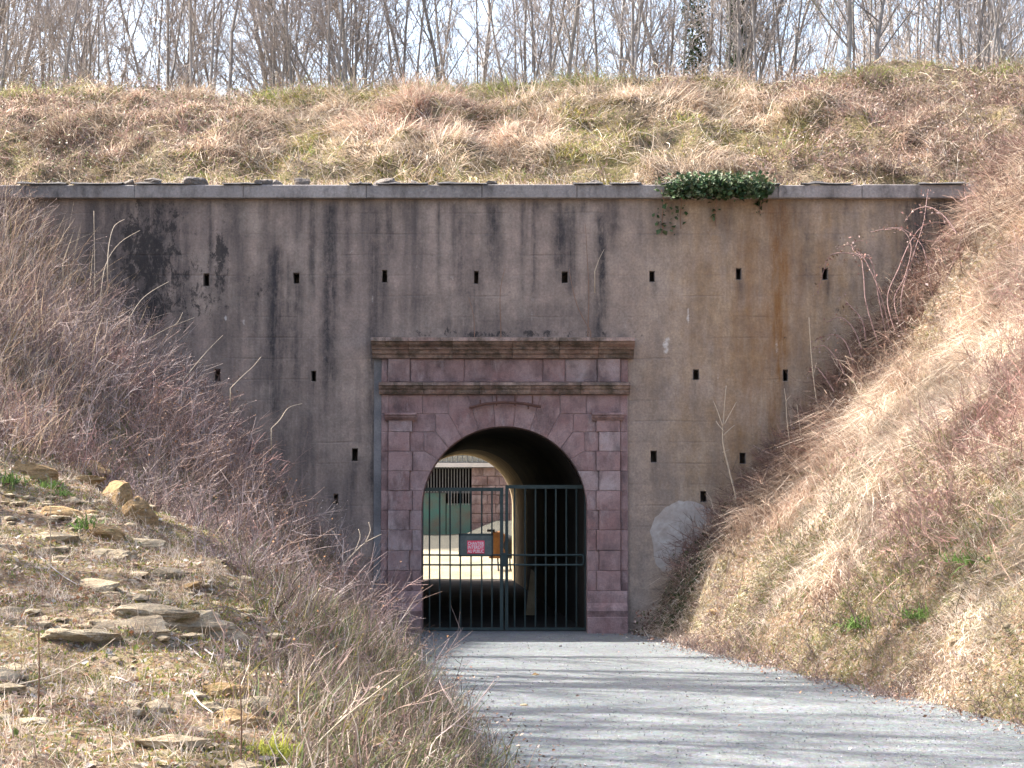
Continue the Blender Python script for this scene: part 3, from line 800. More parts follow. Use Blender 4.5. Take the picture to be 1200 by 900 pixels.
YS = YG - .06
sign = empty('warning_sign', at(558, 651, YS))
tag(sign, 'red and white public keep out sign on a grey board hung on the gate', 'sign')
SO = sign.location
def WS(x, y, dy=0.0):
    p = at(x, y, YS + dy); return (p[0] - SO.x, dy, p[2] - SO.z)
mb = MB(); a = WS(538, 651.3); b = WS(577.5, 626)
mb.prism([(a[0], a[2]), (b[0], a[2]), (b[0], b[2]), (a[0], b[2])], -.012, .012, .006); mb.build('board', M['panel'], sign)
mb = MB()
for (q0, q1) in (((538, 627.5), (577.5, 625.2)), ((538, 652), (577.5, 650.2)), ((537.5, 652), (539.5, 625.2)), ((576, 652), (578, 625.2))):
    a = WS(q0[0], q0[1]); b = WS(q1[0], q1[1]); mb.box((a[0], -.016 - .001 * (q0[0] == q1[0]), a[2]), (b[0], .014, b[2]))
mb.build('frame', M['iron'], sign)
mb = MB(); a = WS(547.5, 648.6); b = WS(567.7, 633.5)
mb.prism([(a[0], a[2]), (b[0], a[2]), (b[0], b[2]), (a[0], b[2])], -.018, -.012, .002); plate = mb.build('plate', M['red'], sign)
for txt, yc in (('CHANTIER', 637.0), ('INTERDIT', 641.4), ('AU PUBLIC', 646.0)):
    cu = bpy.data.curves.new('lettering', 'FONT'); cu.body = txt; cu.align_x = 'CENTER'; cu.align_y = 'CENTER'; cu.size = .074; cu.extrude = .0015; cu.space_character = 1.02; cu.offset = .0012
    to = bpy.data.objects.new('lettering', cu); COL.objects.link(to)
    bpy.context.view_layer.update()
    me = bpy.data.meshes.new_from_object(to.evaluated_get(bpy.context.evaluated_depsgraph_get()))
    bpy.data.objects.remove(to)
    wdt = max(v.co.x for v in me.vertices) - min(v.co.x for v in me.vertices)
    k = min(1.0, .262 / wdt) if txt != 'X' else 1
    p = WS(557.6, yc)
    me.transform(Matrix.Translation((p[0], -.0205, p[2])) @ Matrix.Rotation(math.pi / 2, 4, 'X') @ Matrix.Diagonal((k, 1, 1, 1)))
    me.materials.clear()
    link('lettering', me, M['white'], plate)

# ------------------------------------------------------------------ courtyard: barracks, mixer, board
YB = 31.6
bar = empty('barracks', (at(525, 600, YB)[0], YB, 0))
tag(bar, 'low barracks with barred dark openings and green panels beyond the tunnel', 'building')
BO = bar.location
def WB(x, y, dy=0.0):
    p = at(x, y, YB + dy); return (p[0] - BO.x, dy, p[2])
def bbox(name, x0, y0, x1, y1, d0, d1, mat, parent=bar):
    a = WB(x0, y1); b = WB(x1, y0); mb = MB(); mb.box((a[0], d0, a[2]), (b[0], d1, b[2])); return mb.build(name, M[mat], parent)
bbox('lintel', 380, 542.5, 640, 547.5, -.15, .7, 'lintel')
bbox('roof', 380, 543.2, 640, 547.4, .7, 2.6, 'lintel')
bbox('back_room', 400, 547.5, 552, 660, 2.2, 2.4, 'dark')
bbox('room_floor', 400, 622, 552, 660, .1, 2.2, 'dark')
# pink stone pier in coursed blocks
rowy = [547.5, 558, 569, 580, 591, 602, 613, 624, 650]
for r_ in range(len(rowy) - 1):
    xx = [552.5, 566 + 5 * (r_ % 2), 581 + 4 * (r_ % 2), 597, 615, 640]
    for q in range(len(xx) - 1):
        a = WB(xx[q], rowy[r_ + 1]); b = WB(xx[q + 1], rowy[r_]); mb = MB()
        mb.prism([(a[0] + .006, a[2] + .006), (b[0] - .006, a[2] + .006), (b[0] - .006, b[2] - .006), (a[0] + .006, b[2] - .006)], -.02 + rng.uniform(-.02, .02), .6, .015)
        mb.build('wall_stone', M['stone_pale'], bar)
bbox('pier_core', 552.7, 547.6, 640, 660, .04, .58, 'mortar')
for x0, x1, y0 in ((420, 455, 578), (455, 490, 578), (490, 522.5, 578), (522.8, 552, 590)):
    bbox('door_panel', x0 + .3, y0, x1 - .3, 632, .05, .1, 'green')
bbox('sill_beam', 420, 575.5, 552, 578, .03, .12, 'galv')
for k_ in range(22):
    x = 478 + k_ * 3.4
    if x > 551: break
    a = WB(x, 592 if x > 523 else 577); b = WB(x, 547.5); mb = MB(); mb.tube([(a[0], 0, a[2]), (b[0], 0, b[2])], .012, 5); mb.build('window_bar', M['bars'], bar)
rl = MB()
for y in (533.2, 541.5): 
    a = WB(440, y); b = WB(640, y); rl.tube([(a[0], -.05, a[2]), (b[0], -.05, b[2])], .02, 5)
rl = rl.build('railing', M['galv'], bar)
for k_ in range(24):
    x = 470 + k_ * 6; a = WB(x, 543); b = WB(x, 533.2); mb = MB(); mb.tube([(a[0], -.05, a[2]), (b[0], -.05, b[2])], .016, 5); mb.build('baluster', M['galv'], rl)

YM = 21.4
mix = empty('cement_mixer', at(586, 676, YM))
tag(mix, 'rusty orange cement mixer standing in the courtyard behind the gate', 'cement mixer')
MO = mix.location
def WM(x, y, dy=0.0):
    p = at(x, y, YM + dy); return (p[0] - MO.x, dy, p[2] - MO.z)
mb = MB(); c0 = WM(571, 640); c1 = WM(603, 638)
dr = [(588, .15), (590, .30), (594, .36), (598, .36), (603, .24), (605, .2)]
mb.tube([WM(x, 640 - (x - 596) * .3) for x, r in dr], [r for x, r in dr], 18); mb.build('drum', M['black'], mix, True)
mb = MB(); mb.tube([WM(604.6, 637.4), WM(606.2, 637)], [.215, .215], 18); mb.build('drum_mouth', M['black'], mix)
mb = MB(); A_ = WM(573, 654); B_ = WM(593, 622); mb.prism([(A_[0], A_[2]), (B_[0], A_[2]), (B_[0], B_[2] - .12), (B_[0] - .14, B_[2]), (A_[0] + .1, B_[2] - .03), (A_[0], B_[2] - .16)], -.30, -.02, .03); mb.build('motor_box', M['orange'], mix)
mb = MB(); A_ = WM(571, 623); B_ = WM(580, 621); mb.box((A_[0], -.33, A_[2]), (B_[0], .0, B_[2] + .02)); mb.build('hood', M['black'], mix)
for x0, x1 in ((577, 575.5), (583, 585), (597, 599)):
    mb = MB()
    for d in (-.3, .3): mb.tube([WM(x0, 650, d * .6), WM(x1, 680.5, d)], .025, 6)
    mb.build('stand_leg', M['galv'], mix)
mb = MB(); mb.tube([WM(575, 679, -.3), WM(600, 679, -.3)], .02, 6); mb.tube([WM(575, 679, .3), WM(600, 679, .3)], .02, 6); mb.build('stand_rail', M['galv'], mix)
for d in (-.32, .32):
    mb = MB(); p = WM(598, 676, d); mb.tube([(p[0], d - .03, p[2]), (p[0], d + .03, p[2])], .11, 14); mb.build('wheel', M['black'], mix)

yb = 4.6
p0 = at(619, 706, yb); p1 = at(624, 667, yb)
bo = MB(); bo.add([(-.10, -.2, .0), (.10, -.2, .0), (.10, -.17, 0), (-.10, -.17, 0), (.0, .0, p1[2]), (.10, .0, p1[2] - .08), (.10, .03, p1[2] - .08), (.0, .03, p1[2])],
                  [(0,3,2,1),(4,5,6,7),(0,1,5,4),(1,2,6,5),(2,3,7,6),(3,0,4,7)])
tag(bo.build('broken_board', M['wood'], None, False, (p0[0] + .05, yb, 0.004)), 'splintered pale board leaning in the dark tunnel behind the gate', 'board')

# ------------------------------------------------------------------ bulk vegetation
class Veg:
    """many small blades, stems and leaves gathered into one mesh with a colour per vertex"""
    def __init__(self): self.V = []; self.Q = []; self.T = []; self.C = []; self.n = 0
    def _push(self, V, Q, T, C):
        if len(Q): self.Q.append(Q + self.n)
        if len(T): self.T.append(T + self.n)
        self.V.append(V); self.C.append(C); self.n += len(V)
    def blades(self, P, up, L, Wd, bend, col, tipcol=None):
        """P (n,3) roots, up (n,3) unit growth, L (n,), Wd (n,), bend (n,3) offset of the tip as a share of L"""
        n = len(P); th = rng.uniform(0, 2 * np.pi, n)
        side = np.stack([np.cos(th), np.sin(th), np.zeros(n)], 1) * Wd[:, None]
        m = P + up * (L * .55)[:, None] + bend * (L * .25)[:, None]
        t = P + up * (L * .85)[:, None] + bend * L[:, None]
        V = np.stack([P - side, P + side, m - side * .75, m + side * .75, t], 1).reshape(-1, 3)
        b = np.arange(n)[:, None] * 5
        Q = b + np.array([0, 1, 3, 2]); T = b + np.array([2, 3, 4])
        tc = col if tipcol is None else tipcol
        C = np.stack([col, col, col, col, tc], 1).reshape(-1, 3)
        self._push(V, Q, T, C)
    def tubes(self, L, r0, r1, col, sides=3):
        """L (n,k,3) polylines, radii r0->r1 (n,)"""
        n, k, _ = L.shape
        d = np.gradient(L, axis=1); d /= np.linalg.norm(d, axis=2, keepdims=True) + 1e-9
        ref = np.where(np.abs(d[..., 2:3]) < .8, np.array([0, 0, 1.]), np.array([1., 0, 0]))
        u = np.cross(d, ref); u /= np.linalg.norm(u, axis=2, keepdims=True) + 1e-9
        w = np.cross(d, u)
        f = np.linspace(0, 1, k)[None, :, None]
        r = (np.asarray(r0)[:, None, None] * (1 - f) + np.asarray(r1)[:, None, None] * f)
        rings = [L + (u * math.cos(2 * math.pi * s / sides) + w * math.sin(2 * math.pi * s / sides)) * r for s in range(sides)]
        V = np.stack(rings, 2).reshape(-1, 3)
        base = (np.arange(n)[:, None, None] * k * sides + np.arange(k - 1)[None, :, None] * sides)
        s0 = np.arange(sides)[None, None]; s1 = (np.arange(sides) + 1) % sides; s1 = s1[None, None]
        Q = np.stack([base + s0, base + s1, base + s1 + sides, base + s0 + sides], -1).reshape(-1, 4)
        C = np.repeat(col, k * sides, 0)
        self._push(V, Q, np.zeros((0, 3), int), C)
    def leaves(self, P, size, nrm, col, asp=.6):
        n = len(P)
        a = rng.normal(size=(n, 3)); nrm = nrm / (np.linalg.norm(nrm, axis=1, keepdims=True) + 1e-9)
        a -= nrm * (a * nrm).sum(1, keepdims=True); a /= np.linalg.norm(a, axis=1, keepdims=True) + 1e-9
        b = np.cross(nrm, a)
        s = size[:, None]
        V = np.stack([P - a * s, P - b * s * asp + nrm * s * .25, P + a * s, P + b * s * asp + nrm * s * .25], 1).reshape(-1, 3)
        k = np.arange(n)[:, None] * 4
        T = np.concatenate([k + np.array([0, 1, 2]), k + np.array([0, 2, 3])])
        self._push(V, np.zeros((0, 4), int), T, np.repeat(col, 4, 0))
    def mesh(self, name):
        return np_mesh(name, np.concatenate(self.V), [np.concatenate(self.Q) if self.Q else np.zeros((0, 4), int), np.concatenate(self.T) if self.T else np.zeros((0, 3), int)],
                       {'Col': np.clip(np.concatenate(self.C), 0, 1)})
    def build(self, name, mat, parent=None, label=None, cat=None, kind=None, loc=None):
        o = link(name, self.mesh(name), M[mat], parent, loc)
        return tag(o, label, cat, None, kind)

def scatter(n, x0, x1, y0, y1, hf, dens=None, view=True, mx=170, my=170):
    x = rng.uniform(x0, x1, n); y = rng.uniform(y0, y1, n)
    if dens is not None:
        k = rng.random(n) < dens(x, y); x, y = x[k], y[k]
    z = hf(x, y); P = np.stack([x, y, z], 1)
    if view and len(P):
        a, b, d = project(P); k = (d > 1.5) & (a > -mx) & (a < 1200 + mx) & (b > -my) & (b < 900 + my * 1.6); P = P[k]
    return P
def slope_down(P, hf, e=.15):
    gx = (hf(P[:, 0] + e, P[:, 1]) - hf(P[:, 0] - e, P[:, 1])) / (2 * e)
    gy = (hf(P[:, 0], P[:, 1] + e) - hf(P[:, 0], P[:, 1] - e)) / (2 * e)
    nr = np.stack([-gx, -gy, np.ones(len(P))], 1); nr /= np.linalg.norm(nr, axis=1, keepdims=True)
    return nr
def pick(cols, n, w=None):
    cols = np.array(cols, float); c = cols[rng.choice(len(cols), n, p=w)]
    return c * rng.uniform(.72, 1.22, (n, 1))
def unit(a): return a / (np.linalg.norm(a, axis=1, keepdims=True) + 1e-9)
STRAW = [(.62,.525,.43),(.54,.445,.355),(.70,.62,.535),(.44,.345,.27),(.58,.485,.40)]
BROWN = [(.25,.17,.14),(.32,.22,.18),(.18,.125,.105),(.36,.26,.215),(.27,.18,.16)]
GREYB = [(.30,.225,.205),(.38,.30,.275),(.23,.17,.155),(.45,.37,.335),(.16,.12,.11),(.27,.18,.165)]
RED = [(.31,.195,.17),(.39,.26,.225),(.25,.15,.135),(.43,.31,.265),(.35,.20,.175)]
GREEN = [(.13,.18,.045),(.17,.20,.06),(.10,.15,.04)]
MOSS = [(.26,.22,.045),(.20,.18,.04),(.31,.26,.07)]
DEADL = [(.30,.17,.10),(.22,.12,.08),(.40,.31,.25),(.33,.24,.18),(.48,.42,.38),(.26,.15,.095)]

def shrubs(v, P, nr, hmin, hmax, stems, cols, spread=.5, r=.005, twigs=4, lean=None, heads=None, k=5):
    """clumps of thin branching stems"""
    n = len(P)
    if n == 0: return
    B = np.repeat(P, stems, 0) + rng.normal(0, .05, (n * stems, 3)) * np.array([1, 1, 0]); m = len(B)
    H = rng.uniform(hmin, hmax, m) * np.repeat(rng.uniform(.6, 1.15, n), stems)
    up = unit(np.array([0, 0, 1.0]) + .12 * np.repeat(nr, stems, 0) + rng.normal(0, spread, (m, 3)) * np.array([1, 1, .3]) + (0 if lean is None else np.array(lean)))
    L = np.zeros((m, k, 3)); L[:, 0] = B - np.array([0, 0, .03]); d = up.copy()
    for j in range(1, k):
        d = unit(d + rng.normal(0, .31, (m, 3)) + np.array([0, 0, -.05]))
        L[:, j] = L[:, j - 1] + d * (H / (k - 1))[:, None]
    col = np.repeat(pick(cols, n), stems, 0) * rng.uniform(.75, 1.25, (m, 1))
    rr = r * rng.uniform(.7, 1.3, m)
    v.tubes(L, rr, rr * .45, col)
    if twigs:
        tm = m * twigs; idx = np.repeat(np.arange(m), twigs)
        f = rng.uniform(.25, .95, tm) * (k - 1); j = np.minimum(f.astype(int), k - 2); g = (f - j)[:, None]
        S0 = L[idx, j] * (1 - g) + L[idx, j + 1] * g
        dd = unit(unit(L[idx, j + 1] - L[idx, j]) + rng.normal(0, .55, (tm, 3)))
        tl = H[idx] * rng.uniform(.15, .4, tm)
        T = np.stack([S0, S0 + unit(dd + rng.normal(0, .2, (tm, 3))) * tl[:, None]], 1)
        v.tubes(T, rr[idx] * .6, rr[idx] * .3, col[idx])
        if heads:
            hc, hs, hn = heads
            q = rng.random(tm) < hn; e = T[q, 1]
            v.leaves(e, rng.uniform(.5, 1.3, len(e)) * hs, rng.normal(size=(len(e), 3)), pick(hc, len(e)), .7)

def shelf(x, y):
    """1 on the open stony shelf of the left bank"""
    e = sstep(.25, -.25, x - ridge(y) - (fbm(x * 1.3, y * 1.3, 81, 3) - .5) * .8)
    return e * sstep(-7.6, -9.2, y + (fbm(x, y * .7, 83, 3) - .5) * 2 + .25 * np.clip(-5.0 - x, 0, 9))

# ---- left bank
v = Veg()
def brushD(x, y): return (1 - shelf(x, y)) * sstep(.1, -.9, x - toeL(y)) * (.35 + .65 * sstep(.32, .6, fbm(x * .9, y * .9, 85, 3)))
P = scatter(12500, -10.5, .4, -21, -.15, hL, lambda x, y: brushD(x, y) * np.interp(y, [-21, -13, 0], [.25, .5, 1.0])); nr = slope_down(P, hL)
u_ = fbm(P[:, 0] * .5, P[:, 1] * .5, 91, 3)
steep = sstep(-2.9, -.9, P[:, 0] - toeL(P[:, 1]) + .6)
near_ = sstep(-8, -11.5, P[:, 1]) * sstep(.15, .7, P[:, 0] - ridge(P[:, 1]))
big = rng.random(len(P)) > np.maximum(steep * .8, near_ * .93)
a = big & (u_ < .52); shrubs(v, P[a], nr[a], .35, .95, 4, GREYB, .42, .0045, 5, (.0, 0, 0.15), (GREYB, .012, .5))
a = big & (u_ >= .52) & (u_ < .575); shrubs(v, P[a], nr[a], .35, .9, 4, RED, .42, .004, 5, (.03, 0, 0.1), (RED, .012, .4))
a = big & (u_ >= .575); shrubs(v, P[a], nr[a], .4, 1.0, 4, BROWN + GREYB[:2], .42, .0045, 5, (.0, 0, 0.1), ([(.30,.16,.08),(.24,.14,.09),(.35,.25,.18)], .016, .6))
a = ~big; shrubs(v, P[a], nr[a], .10, .36, 4, [(.17,.12,.10),(.22,.16,.13),(.13,.095,.08),(.28,.21,.17),(.15,.13,.07)], .7, .0035, 4, None, ([(.22,.14,.10),(.17,.11,.08),(.30,.22,.18)], .012, .45), k=4)
v.build('brushwood', 'twig', None, 'dense dry brown and purple brush on the left bank', 'brush', 'stuff')
v = Veg()
P = scatter(150000, -10.5, .5, -25.5, -.1, hL, lambda x, y: np.interp(y, [-25, -16, -8, 0], [.9, .9, .45, .3]) * (.45 + .75 * sstep(.35, .6, fbm(x * 1.2, y * 1.2, 95, 3))) * sstep(.25, -.2, x - toeL(y))); nr = slope_down(P, hL); n = len(P)
sh = shelf(P[:, 0], P[:, 1]); top = sstep(-6.0, -7.5, P[:, 0]) * sstep(-9, -4, P[:, 1])
L = np.where(rng.random(n) < sh, rng.uniform(.03, .11, n), rng.uniform(.15, .42, n)) * (1 + .8 * top)
gr = fbm(P[:, 0] * .8 + 9, P[:, 1] * .8, 97, 3)
col = np.where((rng.random(n) < sstep(.44, .6, gr) * (.25 + .5 * sh))[:, None], pick(GREEN + MOSS, n), pick(STRAW + BROWN, n))
col = np.where((rng.random(n) < (1 - sh) * .7 * (1 - top))[:, None], pick([(.17,.125,.10),(.24,.18,.145),(.13,.10,.075),(.14,.15,.06),(.10,.13,.05)], n), col)
up = unit(nr * .6 + np.array([0, 0, .5]) + rng.normal(0, .6, (n, 3)))
v.blades(P, up, L, np.where(sh > .5, .0026, .0038) * rng.uniform(.6, 1.4, n), rng.normal(0, .35, (n, 3)) + nr * .2 - np.array([0, 0, .25]), col)
P = scatter(1300, -7, .2, -25, -8, hL, lambda x, y: shelf(x, y) * sstep(.40, .56, fbm(x * .8 + 1, y * .8, 109, 3))); nc = len(P)      # bleached tussocks
P = np.repeat(P, 46, 0); n = len(P); P = P + rng.normal(0, .05, (n, 3)) * np.array([1, 1, 0]); P[:, 2] = hL(P[:, 0], P[:, 1])
v.blades(P, unit(np.array([0, 0, .6]) + rng.normal(0, .6, (n, 3))), rng.uniform(.06, .2, n), rng.uniform(.0015, .003, n), rng.normal(0, .5, (n, 3)) - np.array([0, 0, .3]), pick(STRAW + [(.36,.27,.20)], n))
# tall straw at the head of the bank
P = scatter(5500, -10.5, -5.4, -9, -.2, hL, lambda x, y: sstep(-5.6, -7.0, x - y * -.12)); nr = slope_down(P, hL); n = len(P)
v.blades(P, unit(nr * .2 + np.array([.1, 0, .9]) + rng.normal(0, .38, (n, 3))), rng.uniform(.4, 1.0, n), rng.uniform(.003, .006, n), rng.normal(0, .25, (n, 3)) + np.array([.1, -.05, -.1]), pick([(.42,.30,.21),(.50,.38,.27),(.36,.25,.18),(.56,.46,.34)], n))
v.build('grass', 'veg', None, 'short dry and green grass growing over the left bank', 'grass', 'stuff')
v = Veg()
P = scatter(330000, -8, .9, -25.5, -1, hL, lambda x, y: np.interp(y, [-25, -16, -2], [.95, .75, .07]) * (.25 + .8 * sstep(.42, .6, fbm(x * 1.6, y * 1.6, 99, 3))) * sstep(.75, .1, x - toeL(y))); nr = slope_down(P, hL); n = len(P)
P[:, 2] += rng.uniform(.005, .03, n)
v.leaves(P, rng.uniform(.006, .016, n) * np.where(rng.random(n) < .12, 1.9, 1), nr + rng.normal(0, .6, (n, 3)), pick(DEADL + BROWN + [(.38,.29,.19),(.34,.16,.08),(.20,.19,.05),(.27,.25,.07),(.16,.2,.06)], n), .6)
# pebbly crumbs of stone, joined
P = scatter(9000, -6, .6, -25.5, -8, hL, lambda x, y: sstep(.45, .62, fbm(x * 1.1, y * 1.1, 101, 3)) * shelf(x, y)); n = len(P)
v.leaves(P + np.array([0, 0, .012]), rng.uniform(.01, .035, n), np.array([0, 0, 1.0]) + rng.normal(0, .5, (n, 3)), pick([(.46,.38,.27),(.40,.31,.2),(.5,.46,.42)], n), .8)
v.build('leaf_litter', 'veg', None, 'fallen leaves and stone crumbs strewn over the left bank', 'leaf litter', 'stuff')

# small half buried stones, joined
RBL = MB(); rr_ = np.random.default_rng(77)
P = scatter(5200, -7.5, .3, -25, -7.5, hL, lambda x, y: (sstep(.42, .6, fbm(x * .9 + 2, y * .9, 107, 3)) * .9 + .08) * np.maximum(shelf(x, y), .12)); 
bm = bmesh.new(); bmesh.ops.create_icosphere(bm, subdivisions=1, radius=1); iv = [np.array(w.co) for w in bm.verts]; fi = [tuple(w.index for w in f.verts) for f in bm.faces]; bm.free()
for p in P[:650]:
    sz_ = abs(rr_.normal(0, .045)) + .018; a_ = rr_.uniform(0, 6.28); ca, sa = math.cos(a_), math.sin(a_); fl = rr_.uniform(.25, .6); lng = rr_.uniform(1, 1.9)
    q = [w * rr_.uniform(.7, 1.15) for w in iv]; q = [(w[0] * sz_ * lng, w[1] * sz_, w[2] * sz_ * fl) for w in q]
    RBL.add([(p[0] + x * ca - y * sa, p[1] + x * sa + y * ca, p[2] + z + sz_ * .08) for x, y, z in q], fi)
o = RBL.build('rubble', M['pale_rock']); tag(o, 'small broken stones half buried in the left bank', 'stones', None, 'stuff')
# moss cushions
v = Veg()
P = scatter(120000, -7.5, .2, -25.5, -8, hL, lambda x, y: sstep(.42, .56, fbm(x * 1.4 + 4, y * 1.4, 103, 3)) * (.3 + .7 * shelf(x, y))); n = len(P); nr = slope_down(P, hL)
v.blades(P, unit(nr + rng.normal(0, .4, (n, 3))), rng.uniform(.012, .04, n), rng.uniform(.003, .006, n), rng.normal(0, .3, (n, 3)), pick(MOSS + GREEN, n))
P = scatter(80000, 3, 8, -17, -.5, hR, lambda x, y: sstep(.44, .58, fbm(x * 1.1 + 4, y * 1.1, 105, 3)) * sstep(3.4, .8, x - toeR(y)) * sstep(0, .3, x - toeR(y)) * sstep(-1.5, -5, y)); n = len(P); nr = slope_down(P, hR)
v.blades(P, unit(nr + np.array([0, 0, .4]) + rng.normal(0, .5, (n, 3))), rng.uniform(.03, .11, n), rng.uniform(.003, .006, n), rng.normal(0, .3, (n, 3)), pick(MOSS + GREEN + GREEN + [(.14,.20,.06)], n))
v.build('moss', 'veg', None, 'yellow green moss cushions on both banks', 'moss', 'stuff')

# ---- right bank
v = Veg()
def rightD(x, y):
    return sstep(-.1, .5, x - toeR(y)) * (.4 + .6 * sstep(.3, .5, fbm(x * .9, y * .9, 111, 3)))
P = scatter(230000, 1.6, 10.5, -17, -.05, hR, rightD); nr = slope_down(P, hR); n = len(P)
hgt = P[:, 0] - toeR(P[:, 1])
lowmoss = sstep(.33, .50, fbm(P[:, 0] * .7 + 3, P[:, 1] * .7, 113, 3)) * sstep(3.6, 1.2, hgt) * sstep(-2, -5, P[:, 1])
pt0 = fbm(P[:, 0] * 1.4 + 2, P[:, 1] * 1.4, 118, 3)
L = rng.uniform(.12, .46, n) * (1 - .65 * lowmoss) * (.5 + .6 * sstep(0, 2, hgt)) * (.6 + .7 * sstep(.35, .6, pt0))
flow = fbm(P[:, 0] * .9, P[:, 1] * .9, 115, 3) * 6.28 * 2.5
dn = np.stack([nr[:, 0], nr[:, 1], -.9 * np.hypot(nr[:, 0], nr[:, 1])], 1)
up = unit(nr * .5 + np.array([0, 0, .45]) + rng.normal(0, .35, (n, 3)) + .35 * np.stack([np.cos(flow), np.sin(flow), 0 * flow], 1))
bend = dn * .8 + rng.normal(0, .34, (n, 3)) + .35 * np.stack([np.cos(flow), np.sin(flow), 0 * flow], 1)
pt = fbm(P[:, 0] * .8, P[:, 1] * .8, 117, 3)
col = np.where((rng.random(n) < sstep(.45, .62, pt) * .7)[:, None], pick([(.36,.25,.19),(.42,.31,.24),(.30,.20,.155)], n), pick(STRAW, n))
pt2 = fbm(P[:, 0] * 1.9 + 5, P[:, 1] * 1.9, 119, 3); col = col * (.58 + .68 * sstep(.3, .62, pt2))[:, None]
col = np.where((rng.random(n) < lowmoss * .85)[:, None], pick(GREEN + [(.20,.15,.115),(.26,.20,.15),(.14,.105,.08),(.17,.17,.06)], n), col)
v.blades(P, up, L, rng.uniform(.003, .0065, n), bend, col)
v.build('straw_grass', 'veg', None, 'long pale straw grass combed down the right bank', 'grass', 'stuff')
v = Veg()
P = scatter(6500, 1.8, 10.5, -15, -.3, hR, lambda x, y: sstep(.4, 1.6, x - toeR(y)) * sstep(.42, .58, fbm(x * .55, y * .55, 121, 3))); nr = slope_down(P, hR)
shrubs(v, P, nr, .3, .9, 3, RED + [(.40,.27,.22)], .45, .0045, 4, (-.15, 0, 0))
P = scatter(2600, 1.8, 10.5, -16, -.3, hR, lambda x, y: sstep(.6, 2.2, x - toeR(y)) * .7); nr = slope_down(P, hR)
shrubs(v, P, nr, .25, .8, 3, [(.48,.36,.27),(.38,.26,.20),(.55,.44,.34)], .55, .0045, 3, (-.1, 0, 0))
P = scatter(11000, 2.0, 8, -17, -2, hR, lambda x, y: sstep(-.25, .1, x - toeR(y)) * sstep(1.0, .3, x - toeR(y)) * (.25 + .75 * sstep(.45, .6, fbm(x, y, 123, 2)))); nr = slope_down(P, hR)
shrubs(v, P, nr, .08, .34, 4, [(.22,.155,.14),(.28,.20,.18),(.17,.12,.105),(.33,.25,.22)], .6, .0035, 4, None, (DEADL, .012, .5), k=4)
P = scatter(2600, 2.0, 9, -16, -.8, hR, lambda x, y: sstep(.1, .5, x - toeR(y)) * sstep(.52, .66, fbm(x * 1.2 + 6, y * 1.2, 127, 3))); nr = slope_down(P, hR)
shrubs(v, P, nr, .1, .38, 4, [(.14,.105,.085),(.20,.15,.12),(.11,.10,.06)], .8, .004, 4, k=4)
v.build('red_twigs', 'twig', None, 'reddish twigs and dead weed stems standing in the right bank grass', 'twigs', 'stuff')
v = Veg()
P = scatter(26000, 2.0, 9, -17, -.5, hR, lambda x, y: sstep(-.7, .1, x - toeR(y)) * np.clip(1.2 - .3 * (x - toeR(y)), .3, 1) * (.3 + .7 * sstep(.45, .6, fbm(x * 1.5, y * 1.5, 125, 3)))); nr = slope_down(P, hR); n = len(P)
v.leaves(P + np.array([0, 0, .03]) + nr * rng.uniform(0, .08, (n, 1)), rng.uniform(.008, .024, n), nr + rng.normal(0, .6, (n, 3)), pick(DEADL + BROWN, n), .6)
v.build('fallen_leaves', 'veg', None, 'dead leaves along the foot of the right bank', 'leaves', 'stuff')

# dark bramble thicket where the right bank meets the wall
v = Veg(); vl = Veg()
P = scatter(3000, 1.9, 8.6, -1.5, -.08, hR, lambda x, y: sstep(-1.6, -.4, y) * (.35 + .65 * sstep(.35, .6, fbm(x * 1.1, y, 131, 3))) * sstep(2.2, 3.4, x)); nr = slope_down(P, hR)
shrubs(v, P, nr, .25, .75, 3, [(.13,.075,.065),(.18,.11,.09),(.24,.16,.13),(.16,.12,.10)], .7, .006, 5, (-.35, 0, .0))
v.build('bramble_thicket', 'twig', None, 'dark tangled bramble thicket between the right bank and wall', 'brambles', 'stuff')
P = scatter(5200, 1.9, 8.6, -1.5, -.08, hR, lambda x, y: sstep(-1.5, -.4, y) * (.2 + .8 * sstep(.4, .6, fbm(x * 1.1, y, 131, 3)))); n = len(P)
P[:, 2] += rng.uniform(.02, .45, n)
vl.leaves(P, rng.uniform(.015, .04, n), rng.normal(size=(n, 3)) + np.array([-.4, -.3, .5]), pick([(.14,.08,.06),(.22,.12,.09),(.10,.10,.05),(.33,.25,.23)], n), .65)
P = scatter(5000, 1.7, 3.6, -1.5, -.08, hR, lambda x, y: (hR(x, y) > .06) * 1.0); n = len(P); P[:, 2] += rng.uniform(.0, .16, n)  # dark low leaves added to stand in for the shadow here
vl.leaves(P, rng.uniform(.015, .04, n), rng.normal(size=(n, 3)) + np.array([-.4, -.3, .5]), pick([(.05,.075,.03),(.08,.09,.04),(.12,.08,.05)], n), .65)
vl.build('bramble_and_shade_leaves', 'leaf', None, 'withered bramble leaves by the wall, with dark ones standing in for shadow', 'leaves', 'stuff')

# ---- mound above the wall
v = Veg()
P = scatter(215000, -12.5, 12.5, .35, 7.4, hM, lambda x, y: .45 + .55 * sstep(.32, .55, fbm(x * 1.3, y * 1.3, 141, 3)), True, 230, 120); nr = slope_down(P, hM); n = len(P)
rb = sstep(3.0, 5.5, P[:, 0] + (fbm(P[:, 0] * .7, P[:, 1] * .7, 143, 3) - .5) * 5) * sstep(6.2, 4.2, P[:, 1])      # bramble patch right
lb = sstep(-4.2, -6.5, P[:, 0] + (fbm(P[:, 0] * .7, P[:, 1] * .7, 145, 3) - .5) * 5) * sstep(5.6, 4.4, P[:, 1])
mo = .8 * sstep(1.6, .6, P[:, 1] + (fbm(P[:, 0] * 1.2, P[:, 1], 147, 3) - .5) * 2.2)
mo2 = sstep(.55, .63, fbm(P[:, 0] * .8 + 3, P[:, 1] * .8, 149, 3))
